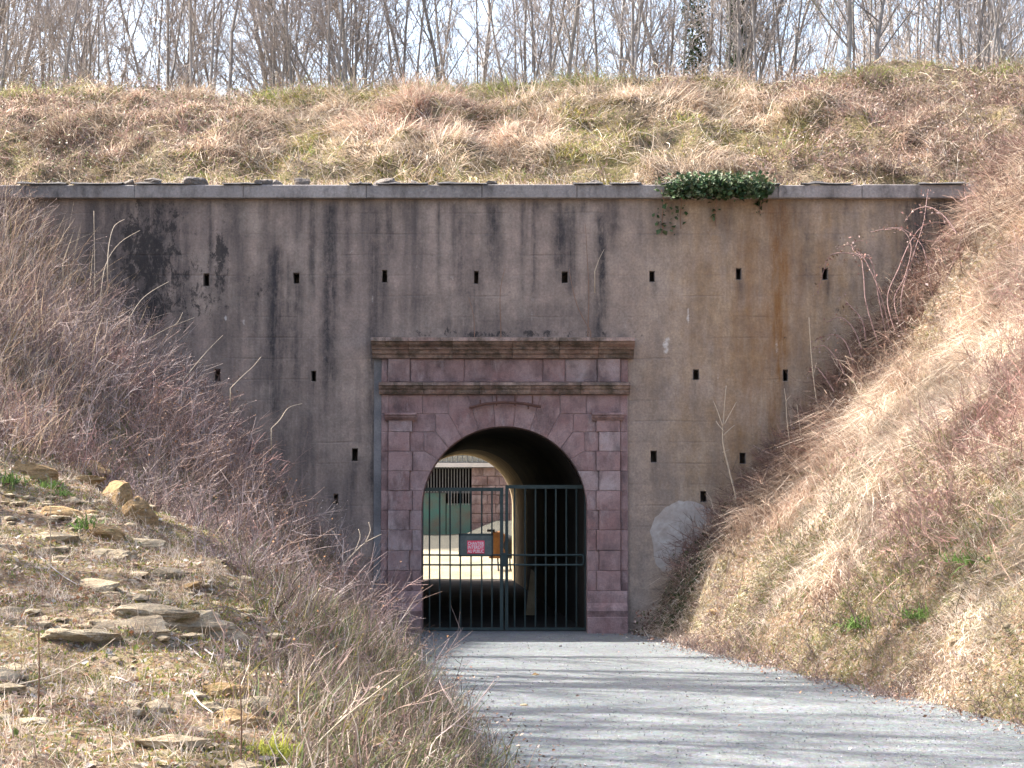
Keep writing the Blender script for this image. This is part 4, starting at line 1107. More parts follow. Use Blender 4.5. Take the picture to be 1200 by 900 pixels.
cl = fbm(P[:, 0] * 1.6, P[:, 1] * 1.6, 151, 3)
L = rng.uniform(.10, .44, n) * (1 - .55 * mo) * (1 - .5 * mo2) * (1 - .45 * rb) * (1 - .35 * lb) * (.55 + .9 * sstep(.35, .65, cl))
ang_ = fbm(P[:, 0] * 1.1, P[:, 1] * 1.1, 153, 2) * 14
up = unit(nr * .55 + np.array([0, 0, .1]) + rng.normal(0, .48, (n, 3)) + .5 * np.stack([np.cos(ang_), np.sin(ang_), 0 * ang_], 1))
bend = np.stack([nr[:, 0], nr[:, 1], -.5 * np.ones(n)], 1) * .9 + .5 * np.stack([np.cos(ang_), np.sin(ang_), 0 * ang_], 1) + rng.normal(0, .3, (n, 3))
col = pick(STRAW + [(.40,.30,.21),(.33,.24,.17)], n)
rd = sstep(1.7, .6, np.hypot((P[:, 0] + 1.1) * .8, P[:, 1] - 3.3) + (fbm(P[:, 0] * 2, P[:, 1] * 2, 157, 2) - .5))
col = np.where((rng.random(n) < rd * .5)[:, None], pick([(.38,.24,.20),(.44,.30,.25)], n), col)
col = np.where((rng.random(n) < np.maximum(mo * .6, mo2 * .75))[:, None], pick(MOSS + GREEN + [(.30,.29,.09),(.20,.23,.08)] + BROWN[:2], n), col)
col = np.where((rng.random(n) < np.maximum(rb, lb) * .55)[:, None], pick(BROWN + [(.34,.24,.20),(.40,.30,.25)], n), col)
pt2 = fbm(P[:, 0] * 1.7 + 5, P[:, 1] * 1.7, 163, 4); col = col * (.62 + .66 * sstep(.3, .64, pt2))[:, None]
gt = sstep(4.6, 5.4, P[:, 1]) * sstep(.5, .6, fbm(P[:, 0] * .5 + 1, P[:, 1] * .3, 159, 2))
col = np.where((rng.random(n) < gt * .6)[:, None], pick([(.30,.33,.10),(.24,.28,.08)], n), col)
v.blades(P, up, L, rng.uniform(.004, .0085, n), bend, col)
P = scatter(9000, -10.2, 8.2, .12, .6, lambda x, y: 0 * x + cz1 + .02 + .15 * np.clip(y - .3, 0, 1), lambda x, y: sstep(.4, .62, fbm(x * 1.8, y, 171, 3))); n = len(P)      # fringe hanging over the coping
v.blades(P, unit(np.array([0, -.5, .7]) + rng.normal(0, .4, (n, 3))), rng.uniform(.08, .3, n), rng.uniform(.003, .006, n), np.array([0, -.5, -.5]) + rng.normal(0, .35, (n, 3)), pick(STRAW + BROWN + MOSS, n))
v.build('mound_grass', 'veg', None, 'matted dry grass and moss covering the mound above the wall', 'grass', 'stuff')
v = Veg(); vl = Veg()
def mb_d(x, y): return np.maximum(sstep(3.0, 5.5, x + (fbm(x * .7, y * .7, 143, 3) - .5) * 5) * sstep(6.2, 4.4, y) * .9, sstep(-3.5, -6.5, x + (fbm(x * .7, y * .7, 145, 3) - .5) * 5) * .6) + .14 * sstep(.5, .62, fbm(x, y, 161, 3))
P = scatter(2300, -12.5, 12.5, .8, 6.3, hM, mb_d, True, 230, 100); nr = slope_down(P, hM)
shrubs(v, P, nr, .15, .55, 3, BROWN + RED + GREYB, .8, .0055, 3, k=4)
P = scatter(1500, -12.5, 12.5, .6, 6.2, hM, None, True, 230, 100); nr = slope_down(P, hM)      # long bleached strands lying over the mat
shrubs(v, P, nr, .5, 1.0, 2, [(.66,.58,.46),(.55,.46,.35),(.44,.34,.27)], 1.3, .0045, 1, (0, -.2, -.3), k=6)
P = scatter(900, -12.5, 12.5, 4.8, 7.3, hM, None, True, 230, 100); nr = slope_down(P, hM)
shrubs(v, P, nr, .15, .6, 3, [(.42,.32,.24),(.30,.21,.16),(.5,.40,.30)], .3, .0045, 2, k=4)
v.build('mound_brambles', 'twig', None, 'low brown bramble stems on the mound above the wall', 'brambles', 'stuff')
P = scatter(26000, -12.5, 12.5, .7, 6.2, hM, lambda x, y: np.clip(mb_d(x, y), 0, 1), True, 230, 100); n = len(P); lf = P[:, 0] < -3
P[:, 2] += rng.uniform(.03, .38, n)
c = pick([(.21,.125,.10),(.25,.16,.13),(.28,.21,.18),(.32,.26,.24),(.17,.12,.08),(.20,.13,.10)], n)
c[lf] = np.where((rng.random(lf.sum()) < .5)[:, None], pick([(.09,.12,.04),(.14,.16,.06),(.11,.10,.05)], lf.sum()), c[lf])
vl.leaves(P, rng.uniform(.014, .032, n), rng.normal(size=(n, 3)) * .7 + np.array([-.2, -.4, .6]), c, .65)
vl.build('mound_leaves', 'leaf', None, 'withered and green bramble leaves on the mound', 'leaves', 'stuff')

# ---- road grit
v = Veg()
P = scatter(30000, -2.5, 6.5, -19.5, -.3, lambda x, y: 0 * x + .004, lambda x, y: np.interp(y, [-19, -10, 0], [1, .5, .2]) * ((x > toeL(y) - .2) & (x < toeR(y) + .2))); n = len(P)
g = rng.uniform(.10, .30, n)[:, None] * np.array([[1, 1.03, 1.02]])
v.leaves(P + np.array([0, 0, .006]), rng.uniform(.004, .011, n), np.array([0, 0, 1.0]) + rng.normal(0, .6, (n, 3)), g, .8)
edge = scatter(16000, -2.5, 7, -19.5, -.2, lambda x, y: 0 * x + .008, lambda x, y: np.maximum(sstep(.9, .0, x - toeL(y)) * (x > toeL(y) - .2), sstep(-.7, 0, x - toeR(y)) * (x < toeR(y) + .2)) * .8 + .006); n = len(edge)
v.leaves(edge, rng.uniform(.012, .03, n), np.array([0, 0, 1.0]) + rng.normal(0, .4, (n, 3)), pick(DEADL + BROWN, n), .6)
v.build('gravel', 'twig', None, 'loose grey grit and stray dead leaves on the road', 'gravel', 'stuff')

# ------------------------------------------------------------------ rocks, stalks and other single things
def ground_hit(px, py, hf):
    d = ray(px, py); t = 3.0
    while t < 45:
        p = CAMP + d * t
        if p[2] < float(hf(p[0], p[1])): return p, t
        t += .04
    return None, None
_rk = 0
def rock(name, px, py, wp, hp, mat, label, hf=hL, group=None, plane=None, flat=1.0, z=None):
    global _rk; _rk += 1
    if plane is None: p, t = ground_hit(px, py, hf)
    else: p = np.array(at(px, py, plane)); t = plane - CAMP[1]; p[2] = z if z is not None else float(hf(p[0], p[1]))
    if p is None: return
    sx = wp * t / F / 2; sz = hp * t / F / 2 * flat
    r2 = np.random.default_rng(100 + _rk); bm = bmesh.new()
    for _ in range(15):                                  # broken block: hull of points near a box, then roughened
        q = r2.uniform(-1, 1, 3); q = q / max(abs(q)) * r2.uniform(.72, 1.0); q[2] *= r2.uniform(.7, 1)
        bm.verts.new(q)
    bmesh.ops.convex_hull(bm, input=list(bm.verts))
    bmesh.ops.delete(bm, geom=[w for w in bm.verts if not w.link_faces], context='VERTS')
    bmesh.ops.triangulate(bm, faces=list(bm.faces))
    bmesh.ops.subdivide_edges(bm, edges=list(bm.edges), cuts=2, use_grid_fill=True, smooth=.25)
    bmesh.ops.subdivide_edges(bm, edges=list(bm.edges), cuts=1, use_grid_fill=True, smooth=0)
    A_ = np.array([w.co for w in bm.verts]); k1 = fbm(A_[:, 0] * 1.6 + _rk, A_[:, 1] * 1.6 + A_[:, 2] * 1.3, 7, 4) - .5; k2 = fbm(A_[:, 0] * 1.5 + 9, A_[:, 2] * 5 + _rk, 8, 3) - .5
    for w, e1, e2 in zip(bm.verts, k1, k2):
        c = w.co * (1 + .6 * e1 + .26 * e2); w.co = (c.x * sx * 1.12, c.y * max(sx * .6, sz), c.z * sz * 1.15)
    me = bpy.data.meshes.new(name); bm.to_mesh(me); bm.free()
    me.polygons.foreach_set('use_smooth', [False] * len(me.polygons))
    o = link(name, me, M[mat]); o.location = (p[0], p[1], p[2] + sz * (.22 if plane is not None else (-.2 if wp > 55 and hf is hL else .0))); o.rotation_euler = (r2.uniform(.0, .4), r2.uniform(-.12, .12), r2.uniform(-.4, .4))
    tag(o, label, 'rock' if name != 'brick_rubble' else 'stone', group)
    return o
RG = 'rocks on the left bank'
for a in [
    ('rock', 37, 556, 58, 40, 'rock', 'rounded tan boulder at the top left of the stony shelf'),
    ('rock', 106, 551, 60, 24, 'rock', 'dark capped slab on top of the ochre rock pile'),
    ('rock', 98, 562, 56, 18, 'rock', 'thin ochre slab under the dark capped slab'),
    ('rock', 123, 566, 50, 16, 'rock', 'flat orange slab jutting right from the rock pile'),
    ('rock', 136, 588, 54, 54, 'rock', 'upright yellow block in the middle of the rock pile'),
    ('rock', 156, 610, 42, 58, 'rock', 'dark ochre block standing right of the yellow upright block'),
    ('rock', 73, 604, 54, 26, 'rock', 'long low tan rock left of the bright green tuft'),
    ('rock', 108, 605, 30, 14, 'rock', 'orange wedge rock just above the bright green tuft'),
    ('rock', 128, 626, 40, 22, 'rock', 'squat weathered rock below the ochre rock pile'),
    ('rock', 128, 655, 54, 16, 'pale_rock', 'thin pale ledge below the rock pile'),
    ('rock', 170, 640, 44, 16, 'pale_rock', 'sloping grassy ledge right of the rock pile'),
    ('rock', 202, 676, 38, 16, 'pale_rock', 'pale blocky stone at the edge of the brush'),
    ('rock', 222, 688, 26, 12, 'rock', 'small brown stone tucked beside the pale blocky stone'),
    ('rock', 168, 716, 110, 40, 'pale_rock', 'large flat cream slab in the middle of the shelf'),
    ('rock', 212, 738, 120, 44, 'pale_rock', 'broad sunlit slab right of the large cream slab'),
    ('rock', 250, 742, 66, 28, 'pale_rock', 'slim pale slab at the right end of the flat slabs'),
    ('rock', 148, 737, 80, 28, 'pale_rock', 'orange tinted flat slab below the large cream slab'),
    ('rock', 98, 750, 76, 28, 'pale_rock', 'grey tan slab lying left of the flat slabs'),
    ('rock', 118, 733, 46, 14, 'pale_rock', 'narrow tan slab above the grey tan slab'),
    ('rock', 12, 720, 40, 20, 'pale_rock', 'pale stone at the left edge of the photo'),
    ('rock', 105, 688, 60, 16, 'pale_rock', 'weathered ledge across the upper shelf'),
    ('rock', 128, 702, 60, 16, 'pale_rock', 'low cream ledge just above the large flat slab'),
    ('rock', 272, 808, 54, 17, 'rock', 'long tan stone with moss lying by the shelf edge'),
    ('rock', 242, 831, 36, 15, 'pale_rock', 'small tan stone left of the split pale stone'),
    ('rock', 286, 829, 52, 30, 'pale_rock', 'split pale stone near the bottom of the shelf'),
    ('rock', 282, 848, 60, 30, 'rock', 'darker stone under the split pale stone'),
    ('rock', 310, 892, 34, 12, 'grey_rock', 'mossy stone at the bottom of the left bank'),
    ('rock', 375, 838, 14, 8, 'pale_rock', 'small pale stone lying in the shaded left slope'),
    ('rock', 238, 862, 20, 12, 'pale_rock', 'little pinkish white stone among leaves below the split stone')]:
    rock(*a, group=RG)
for a in [('rock', 1186, 738, 22, 14, 'pale_rock', 'pale broken rock at the right edge of the right bank'),
          ('rock', 1172, 746, 14, 9, 'pale_rock', 'white stone just left of the pale broken rock'),
          ('rock', 1122, 752, 14, 11, 'pale_rock', 'whitish stone set in the lower right bank'),
          ('rock', 1088, 788, 7, 8, 'pale_rock', 'tiny pale stone on the road edge below the right bank'),
          ('rock', 842, 718, 26, 9, 'rock', 'orange brown crust of earth on the right bank foot'),
          ('rock', 882, 736, 9, 6, 'grey_rock', 'small dark stone at the foot of the right bank')]:
    rock(*a, hf=hR, group='rocks on the right bank')
flat_h = lambda x, y: 0 * np.asarray(x)
for a in [('rock', 627, 791, 9, 5, 'rock', 'reddish brown clod lying alone on the middle of the road'),
          ('rock', 614, 827, 9, 4, 'pale_rock', 'pale chip of stone on the road nearer than the brown clod'),
          ('rock', 657, 758, 4, 3, 'grey_rock', 'tiny dark pebble on the road near the gate')]:
    rock(*a, hf=flat_h, group='stones on the road')
for k_, (x, w, h) in enumerate([(150,16,7),(180,24,9),(231,26,13),(310,20,9),(322,16,10),(356,18,9),(451,24,9),(489,14,8),(523,12,5),(575,16,7),(698,16,7),(745,12,6),(1140,18,7)]):
    nm = ['flat dark', 'pale blocky', 'large broken', 'low grey', 'pointed grey', 'square dark', 'dark double humped', 'small brown', 'black curved', 'pale grey', 'wide dark', 'tiny grey', 'dark flat'][k_]
    wh = ['at the mossy left end', 'in yellow moss near the left end', 'beside the yellow moss', 'left of its pointed neighbour', 'right of its low neighbour', 'above the dark left streaks', 'above the left portal edge', 'right of the double humped stone', 'lying on edge above the cornice', 'above the portal middle', 'above the right half of the portal', 'just left of the ivy', 'at the right end of the wall'][k_]
    rock('rubble_stone', x, 214, w * 1.05, h * 1.25, 'grey_rock', f'{nm} stone on the wall coping {wh}', plane=.0, z=cz1 + .02, group='stones on the coping')

# single dry stalks
def poly(pts, Y0, Y1, bulge=0):
    out = []
    for k_, (x, y) in enumerate(pts):
        f = k_ / (len(pts) - 1); out.append(at(x, y, Y0 + (Y1 - Y0) * f))
    return out
def smooth(pts, n=4):
    P = [Vector(p) for p in pts]; out = []
    for i_ in range(len(P) - 1):
        a, b, c, d = P[max(i_ - 1, 0)], P[i_], P[i_ + 1], P[min(i_ + 2, len(P) - 1)]
        for k_ in range(n):
            t = k_ / n; out.append(.5 * ((2 * b) + (c - a) * t + (2 * a - 5 * b + 4 * c - d) * t * t + (3 * b - a - 3 * c + d) * t ** 3))
    return out + [P[-1]]
def mstem(name, c): 
    m, nt, b = nodes_mat(name); n = N(nt); v = n.coord()
    n.set(b.inputs['Base Color'], n.mix(n.noise(v, 9, 3), tuple(x * .7 for x in c), tuple(x * 1.25 for x in c))); b.inputs['Roughness'].default_value = .8
    return m
M['stalk'] = mstem('pale_stalk', (.40, .33, .25)); M['cane'] = mstem('bramble_cane', (.24, .155, .145)); M['sapling'] = mstem('sapling_bark', (.40, .33, .25)); M['deadw'] = mstem('bleached_wood', (.45, .40, .37)); M['brownstem'] = mstem('brown_stem', (.20, .12, .085))
def stalk(name, paths, Y0, Y1, r, mat, label, cat, group=None, ground=None):
    base = Vector(at(*paths[0][0], Y0))
    root = None
    for k_, p in enumerate(paths):
        pts = smooth([Vector(q) - base for q in poly(p, Y0 if k_ == 0 else (Y0 + Y1) / 2, Y1)])
        if k_ == 0: pts = [pts[0] - Vector((0, -.02, .35))] + pts
        rr = r if k_ == 0 else r * .6
        mb = MB(); n = len(pts); mb.tube(pts, [rr * (1 - .6 * i_ / n) for i_ in range(n)], 5)
        if k_ == 0:
            root = mb.build(name, M[mat], None, True, base); tag(root, label, cat, group)
        else: mb.build('side_twig', M[mat], root, True)
    return root
SG = 'dry stalks against the wall'
for pth, lab in [
    ([[(111,470),(110,400),(111,330),(110,247)]], 'straight upright pale stalk rising left of the black wall stain'),
    ([[(118,345),(124,310),(140,285),(164,270)]], 'pale stalk arching right over the black wall stain'),
    ([[(126,310),(128,285),(134,265),(146,257)]], 'shorter arching stalk beside the upright pale stalk'),
    ([[(152,372),(165,352),(180,340),(198,330)]], 'bowed stalk crossing the lower black wall stain'),
    ([[(150,410),(172,398),(196,385),(228,372)],[(196,385),(208,378),(214,366)]], 'long forked pale stalk leaning to the right below the black stain'),
    ([[(215,445),(232,424),(246,408),(261,393)]], 'slanting pale stalk in front of the grey wall below two white dabs'),
    ([[(318,502),(328,492),(338,478),(354,473)]], 'thin curved stalk against the wall above the brush'),
    ([[(270,455),(285,440),(296,430),(306,418)]], 'short slanting stalk at the edge of the brush by the low weep hole')]:
    stalk('dry_stalk', pth, -2.2, -1.6, .008, 'stalk', lab, 'stalk', SG)
stalk('dry_stalk', [[(402,662),(415,648),(428,636),(447,626)],[(428,636),(434,622),(432,612)],[(415,648),(422,630),(420,620)]], -4.0, -3.8, .012, 'stalk', 'pale seedy stalk leaning towards the left portal pier', 'stalk', SG)
FG = 'stems on the left bank in front'
for pth, lab in [
    ([[(60,560),(59,640),(58,700)][::-1]], 'thin upright stem on the left shelf'),
    ([[(44,845),(46,790),(45,735)]], 'dark thin stem standing in the left foreground'),
    ([[(282,900),(283,845),(281,796)]], 'thin dark stem standing by the split pale stone'),
    ([[(10,805),(60,792),(105,770),(135,748)]], 'long pale stalk lying across the left shelf'),
    ([[(345,900),(375,868),(405,840),(440,812),(470,790)]], 'long dry stem leaning right over the shaded slope'),
    ([[(520,885),(530,858),(540,830),(545,812)],[(530,858),(522,842),(520,836)]], 'pale dry stem standing at the left road edge'),
    ([[(555,900),(560,880),(562,862),(572,845)]], 'broken dry stem beside the left road edge'),
    ([[(430,900),(436,870),(446,845)]], 'short stem standing among brown leaves at the bottom')]:
    p0, t0 = ground_hit(*pth[0][0], hL) if pth[0][0][1] < 895 else ground_hit(pth[0][0][0], 895, hL)
    Y = p0[1] if p0 is not None else -18
    stalk('dry_weed', pth, Y, Y - .15, .006, 'brownstem' if 'dark' in lab else 'stalk', lab, 'weed', FG)
# bleached fallen twigs on the shelf
for pth, lab in [
    ([[(205,752),(222,764),(236,776)],[(222,764),(232,760)]], 'bleached crooked twig lying below the broad slab'),
    ([[(254,742),(262,755),(262,772),(256,785)],[(262,755),(270,752)]], 'white forked twig hanging at the right of the slabs'),
    ([[(240,766),(250,773),(262,772),(270,768)],[(250,773),(246,786)]], 'short white twig tangled under the slabs'),
    ([[(278,755),(280,765),(287,772)],[(280,765),(276,776)]], 'small white branching twig at the brush edge'),
    ([[(224,815),(234,830),(250,842)]], 'bleached stick lying left of the split pale stone'),
    ([[(130,799),(142,801),(157,808)]], 'short bleached stick lying in the grass in front'),
    ([[(45,655),(60,668),(75,680),(92,690)],[(60,668),(55,676)]], 'bleached forked stick on the upper shelf')]:
    p0, t0 = ground_hit(*pth[0][0], hL)
    q = []
    for (x, y) in pth[0]:
        h, _ = ground_hit(x, y, hL); q.append(Vector(h) + Vector((0, 0, .03)))
    base = q[0]; mb = MB(); sp = smooth([a_ - base for a_ in q]); mb.tube(sp, [.0065 * (1 - .5 * i_ / len(sp)) for i_ in range(len(sp))], 5)
    root = mb.build('fallen_twig', M['deadw'], None, True, base); tag(root, lab, 'twig', 'bleached twigs on the left bank')
    for p in pth[1:]:
        q = [Vector(ground_hit(x, y, hL)[0]) + Vector((0, 0, .045)) - base for x, y in p]; mb = MB(); mb.tube(q, [.0045, .003], 5); mb.build('side_twig', M['deadw'], root, True)
# right side saplings and canes
stalk('sapling', [[(862,580),(853,545),(847,517),(848,490),(851,452)],[(847,500),(841,482),(836,470)],[(849,497),(857,482),(863,471)],[(848,505),(842,498),(839,493)],[(848,510),(855,503),(861,498)],[(847,530),(855,527)]],
      -.75, -.55, .016, 'sapling', 'leafless young sapling with paired twigs against the wall', 'sapling')
stalk('sapling', [[(962,500),(957,470),(953,440),(950,405),(948,372)],[(953,440),(957,425)]], -.8, -.6, .013, 'sapling', 'tall bare pole sapling beside the rust streak', 'sapling')
stalk('sapling', [[(925,515),(922,490),(921,470),(919,455)],[(921,470),(927,463)]], -.8, -.7, .010, 'sapling', 'short bare sapling below the lower rust streak', 'sapling')
stalk('sapling', [[(939,512),(936,492),(934,474)]], -.8, -.7, .009, 'sapling', 'thin shoot right of the short bare sapling', 'sapling')
def canes(label, base, paths, Y0, Y1):
    b = Vector(at(*base, Y0)); root = empty('bramble_bush', b); tag(root, label, 'bramble')
    vl = Veg(); LP_ = []
    for p in paths:
        pts = smooth([Vector(q) - b for q in poly(p, Y0, Y1)], 5); n = len(pts)
        mb = MB(); mb.tube(pts, [.0105 * (1 - .6 * i_ / n) for i_ in range(n)], 5); mb.build('cane', M['cane'], root, True)
        LP_ += [tuple(q) for q in pts[n // 3:]]
    LP_ = np.array(LP_); m = len(LP_); Q = np.repeat(LP_, 2, 0) + rng.normal(0, .05, (m * 2, 3))
    vl.leaves(Q, rng.uniform(.015, .035, len(Q)), rng.normal(size=(len(Q), 3)), pick([(.24,.13,.11),(.28,.2,.18),(.14,.09,.06)], len(Q)), .6)
    o = vl.build('leaves', 'leaf', root)
canes('large bramble arching left in pink canes from the top of the right bank', (1060, 350),
      [[(1050,392),(1040,350),(1053,315),(1067,283),(1083,264),(1105,261),(1121,273)],[(1058,390),(1048,352),(1060,325),(1068,290),(1058,270),(1037,269)],[(1102,380),(1091,337),(1086,305),(1077,283),(1053,267),(1020,272)],[(1122,275),(1108,255),(1090,243),(1072,246),(1060,260)],[(1062,392),(1056,350),(1070,300),(1082,262),(1086,235),(1088,222)],[(1100,345),(1120,300),(1133,250),(1130,225)]], -1.2, -.5)
canes('bramble with thin hooked canes left of the large bramble', (1025, 345),
      [[(1040,400),(1030,350),(1022,308),(1008,298),(995,287),(980,292)],[(1046,400),(1032,345),(1014,305),(1001,295),(999,284),(1012,282)],[(1030,405),(1015,355),(1012,322),(1006,300),(975,298),(965,318),(958,345)]], -1.1, -.5)
canes('low dark bramble bush overhanging the wall beside the rust streak', (985, 430),
      [[(990,440),(980,420),(965,405),(950,410)],[(1000,425),(990,400),(975,392),(960,398)],[(1010,410),(1000,385),(985,372),(968,378)],[(1015,400),(1010,375),(996,358),(990,352)],[(978,460),(965,440),(955,430),(945,440)]], -1.0, -.4)
# dead stems growing on the cornice
for k_, (pth, lab) in enumerate([
    ([[(692,388),(678,362),(671,338),(667,315)]], 'leaning thin dead stem on the right of the cornice'),
    ([[(689,388),(690,340),(688,300),(686,262)]], 'tall thin stem rising from the cornice towards the coping'),
    ([[(587,388),(586,350),(588,330),(592,314)]], 'upright dead stem on the middle of the cornice'),
    ([[(556,390),(555,370),(549,348)]], 'short dead stem on the cornice left of the middle'),
    ([[(697,318),(702,304),(708,292)]], 'pale broken stem hanging on the wall right of the leaning stem')]):
    stalk('dead_stem', pth, -.14, -.05, .008, 'brownstem' if k_ != 4 else 'stalk', lab, 'stem', 'stems on the cornice')
# ivy over the coping
ivy = empty('ivy', at(840, 215, -.1)); tag(ivy, 'dark green ivy hanging over the coping above the right of the portal', 'ivy')
IO = np.array(ivy.location)
v = Veg(); Q = []
def ivyblob(x, y, rx, ry, n, y0, y1):
    a = rng.normal(0, .5, (n, 2)).clip(-1.2, 1.2); 
    for (dx, dy) in a: Q.append(at(x + dx * rx, y + dy * ry, rng.uniform(y0, y1)))
ivyblob(800, 218, 26, 13, 420, -.42, -.14); ivyblob(838, 216, 28, 12, 480, -.42, -.14); ivyblob(872, 217, 30, 13, 520, -.45, -.14); ivyblob(895, 222, 14, 9, 160, -.3, -.14)
ivyblob(850, 227, 40, 7, 260, -.34, -.14); ivyblob(800, 229, 22, 4, 90, -.3, -.14); ivyblob(845, 208, 45, 6, 200, -.2, .35)
for x, y0, y1, n in ((775,235,272,26),(788,240,275,16),(797,240,262,9),(836,236,262,14),(890,230,252,18)):
    for k_ in range(n): f = rng.random(); Q.append(at(x + rng.normal(0, 3.2) + 3 * math.sin(f * 6), y0 + (y1 - y0) * f, rng.uniform(-.07, -.02) if f > .2 else -.13))
Q = np.array(Q) - IO; n = len(Q)
v.leaves(Q, .014 + .05 * rng.random(n) ** 1.8, rng.normal(0, .6, (n, 3)) + np.array([-.15, -.7, .6]), pick([(.035,.07,.025),(.06,.10,.04),(.025,.05,.02),(.11,.14,.07),(.05,.06,.03)], n), .8)
v.build('leaves', 'leaf', ivy)
for x, y0, y1 in ((776,222,272),(797,222,268),(838,222,265),(890,222,252)):
    mb = MB(); mb.tube([tuple(np.array(at(x - 1, y0, -.15)) - IO), tuple(np.array(at(x + 2, 236, -.135)) - IO), tuple(np.array(at(x, (236 + y1) / 2, -.02)) - IO), tuple(np.array(at(x + 1, y1, -.02)) - IO)], .008, 5); mb.build('stem', M['brownstem'], ivy)
# green plants among the brush
def tuft(px, py, n, size, cols, label, hf=hL):
    p, t = ground_hit(px, py, hf)
    if p is None: return
    P = rng.normal(0, size * .35, (n, 3)) * np.array([1, 1, 0]); up = unit(rng.normal(0, .5, (n, 3)) + np.array([0, 0, 1.0]) + P * 2)
    v = Veg(); v.blades(P, up, rng.uniform(.5, 1, n) * size, rng.uniform(.02, .06, n) * size, rng.normal(0, .4, (n, 3)) - np.array([0, 0, .4]), pick(cols, n))
    v.build('green_tuft', 'veg', None, label, 'plant', None, Vector(p)); 
LG = [(.12,.20,.05),(.16,.25,.07),(.10,.16,.045)]
tuft(104, 620, 120, .22, LG, 'bright green leafy tuft among the ochre rocks')
tuft(10, 566, 90, .2, LG, 'green leafy tuft left of the rounded tan boulder')
tuft(58, 573, 90, .2, LG, 'green tuft right below the rounded tan boulder')
tuft(72, 581, 60, .18, LG, 'small green tuft right of the other tuft below the boulder')
tuft(215, 500, 90, .35, [(.09,.16,.06),(.12,.2,.08)], 'dark green plant deep in the left brush')
tuft(1012, 735, 140, .28, LG, 'bright green clump at the foot of the right bank', hR)
tuft(1080, 725, 120, .24, LG, 'green clump up right of the bright clump on the right bank', hR)
tuft(1140, 660, 120, .26, LG, 'light green grass clump higher on the right bank', hR)
tuft(318, 886, 160, .16, [(.42,.42,.08),(.35,.36,.08)], 'yellow green moss tuft at the bottom of the left bank')
tuft(385, 793, 40, .10, [(.45,.42,.05)], 'small yellow green sprig in the shaded left slope')

# ------------------------------------------------------------------ trees
def tree_proto(seed, stems, hgt, r0, thick=1.0, low=.7):
    rg = np.random.default_rng(seed)
    trunk = MB(); tw = Veg(); segs = {2: [], 3: []}
    def path(p, d, L, k, wob, rise):
        pts = [p]; d = d / np.linalg.norm(d)
        for _ in range(k):
            d = d + rg.normal(0, wob, 3) + np.array([0, 0, rise]); d /= np.linalg.norm(d); pts.append(pts[-1] + d * L / k)
        return pts
    for s in range(stems):
        th = rg.uniform(0, 6.28); tilt = rg.uniform(.01, .09) if stems > 1 else .02
        d = np.array([math.cos(th) * tilt, math.sin(th) * tilt, 1.0]); H = hgt * rg.uniform(.75, 1.05); rs = r0 * rg.uniform(.65, 1.1)
        p0 = np.array([math.cos(th), math.sin(th), 0]) * (.18 if stems > 1 else 0); p0[2] = -.5
        P = path(p0, d, H, 11, .055, .02); n = len(P)
        trunk.tube(P, [rs * (1 - .85 * i_ / n) for i_ in range(n)], 7)
        nb = int(H * 2.3)
        for b in range(nb):
            z = low + (H - low) * (b + rg.random()) / nb; f = min(z / H, .97) * 11; j = min(int(f), 10); q = P[j] + (P[j + 1] - P[j]) * (f - j)
            a = rg.uniform(0, 6.28); an = rg.uniform(.45, 1.0)
            bl = rg.uniform(.9, 2.6) * (1.1 - .5 * z / H); bd = np.array([math.cos(a) * an, math.sin(a) * an, 1.0])
            B = path(q, bd, bl, 4, .12, .07); rb = min(rs * .42, .035) * (1 - .6 * z / H) * thick
            if rb > .018: trunk.tube(B, [rb * (1 - .7 * i_ / 5) for i_ in range(5)], 4, False)
            else: segs[2].append((np.array(B), rb, rb * .35))
            for t_ in range(int(bl * 4)):
                g = rg.uniform(.2, 1) * 4; j2 = min(int(g), 3); q2 = B[j2] + (B[j2 + 1] - B[j2]) * (g - j2)
                dd = (B[j2 + 1] - B[j2]); dd = dd / np.linalg.norm(dd) + rg.normal(0, .5, 3) + np.array([0, 0, .2])
                T = path(q2, dd, rg.uniform(.35, 1.1), 3, .15, .06); segs[3].append((np.array(T), .0075 * thick, .004))
                for _ in range(3):
                    q3 = T[1] + (T[2] - T[1]) * rg.random(); T2 = path(q3, (T[2] - T[1]) / np.linalg.norm(T[2] - T[1]) + rg.normal(0, .5, 3), rg.uniform(.2, .5), 3, .15, .05)
                    segs[3].append((np.array(T2), .005, .0035))
    for lv, c0 in ((2, (.31, .28, .262)), (3, (.35, .31, .288))):
        if segs[lv]:
            L = np.stack([s_[0] for s_ in segs[lv]]); n = len(L)
            tw.tubes(L, np.array([s_[1] for s_ in segs[lv]]), np.array([s_[2] for s_ in segs[lv]]), np.array(c0)[None] * rg.uniform(.75, 1.25, (n, 1)))
    tm = bpy.data.meshes.new('trunk'); tm.from_pydata(trunk.v, [], trunk.f); tm.polygons.foreach_set('use_smooth', [True] * len(tm.polygons)); tm.update()
    tm.materials.append(M['bark']); cm = tw.mesh('crown'); cm.materials.append(M['twig'])
    return tm, cm
protos = [tree_proto(11, 3, 9.5, .036), tree_proto(12, 2, 11, .045), tree_proto(13, 2, 12, .046), tree_proto(14, 1, 13, .062, 1.1, 1.4), tree_proto(15, 4, 8.5, .031), tree_proto(16, 2, 10, .038), tree_proto(17, 1, 12, .05, 1.0, 1.0), tree_proto(18, 1, 12, .15, 1.6, 4.2), tree_proto(19, 5, 5.5, .045, 1.2, .5)]
def tree(k_, x, y, z, s, rz, label, group, mat=None, lean=(0, 0)):
    root = empty('bare_tree', (x, y, z)); root.rotation_euler = (lean[0], lean[1], rz); root.scale = (s, s, s)
    tag(root, label, 'tree', group)
    t = link('trunk', protos[k_][0], None, root); c = link('crown', protos[k_][1], None, root)
    return root
spots = []
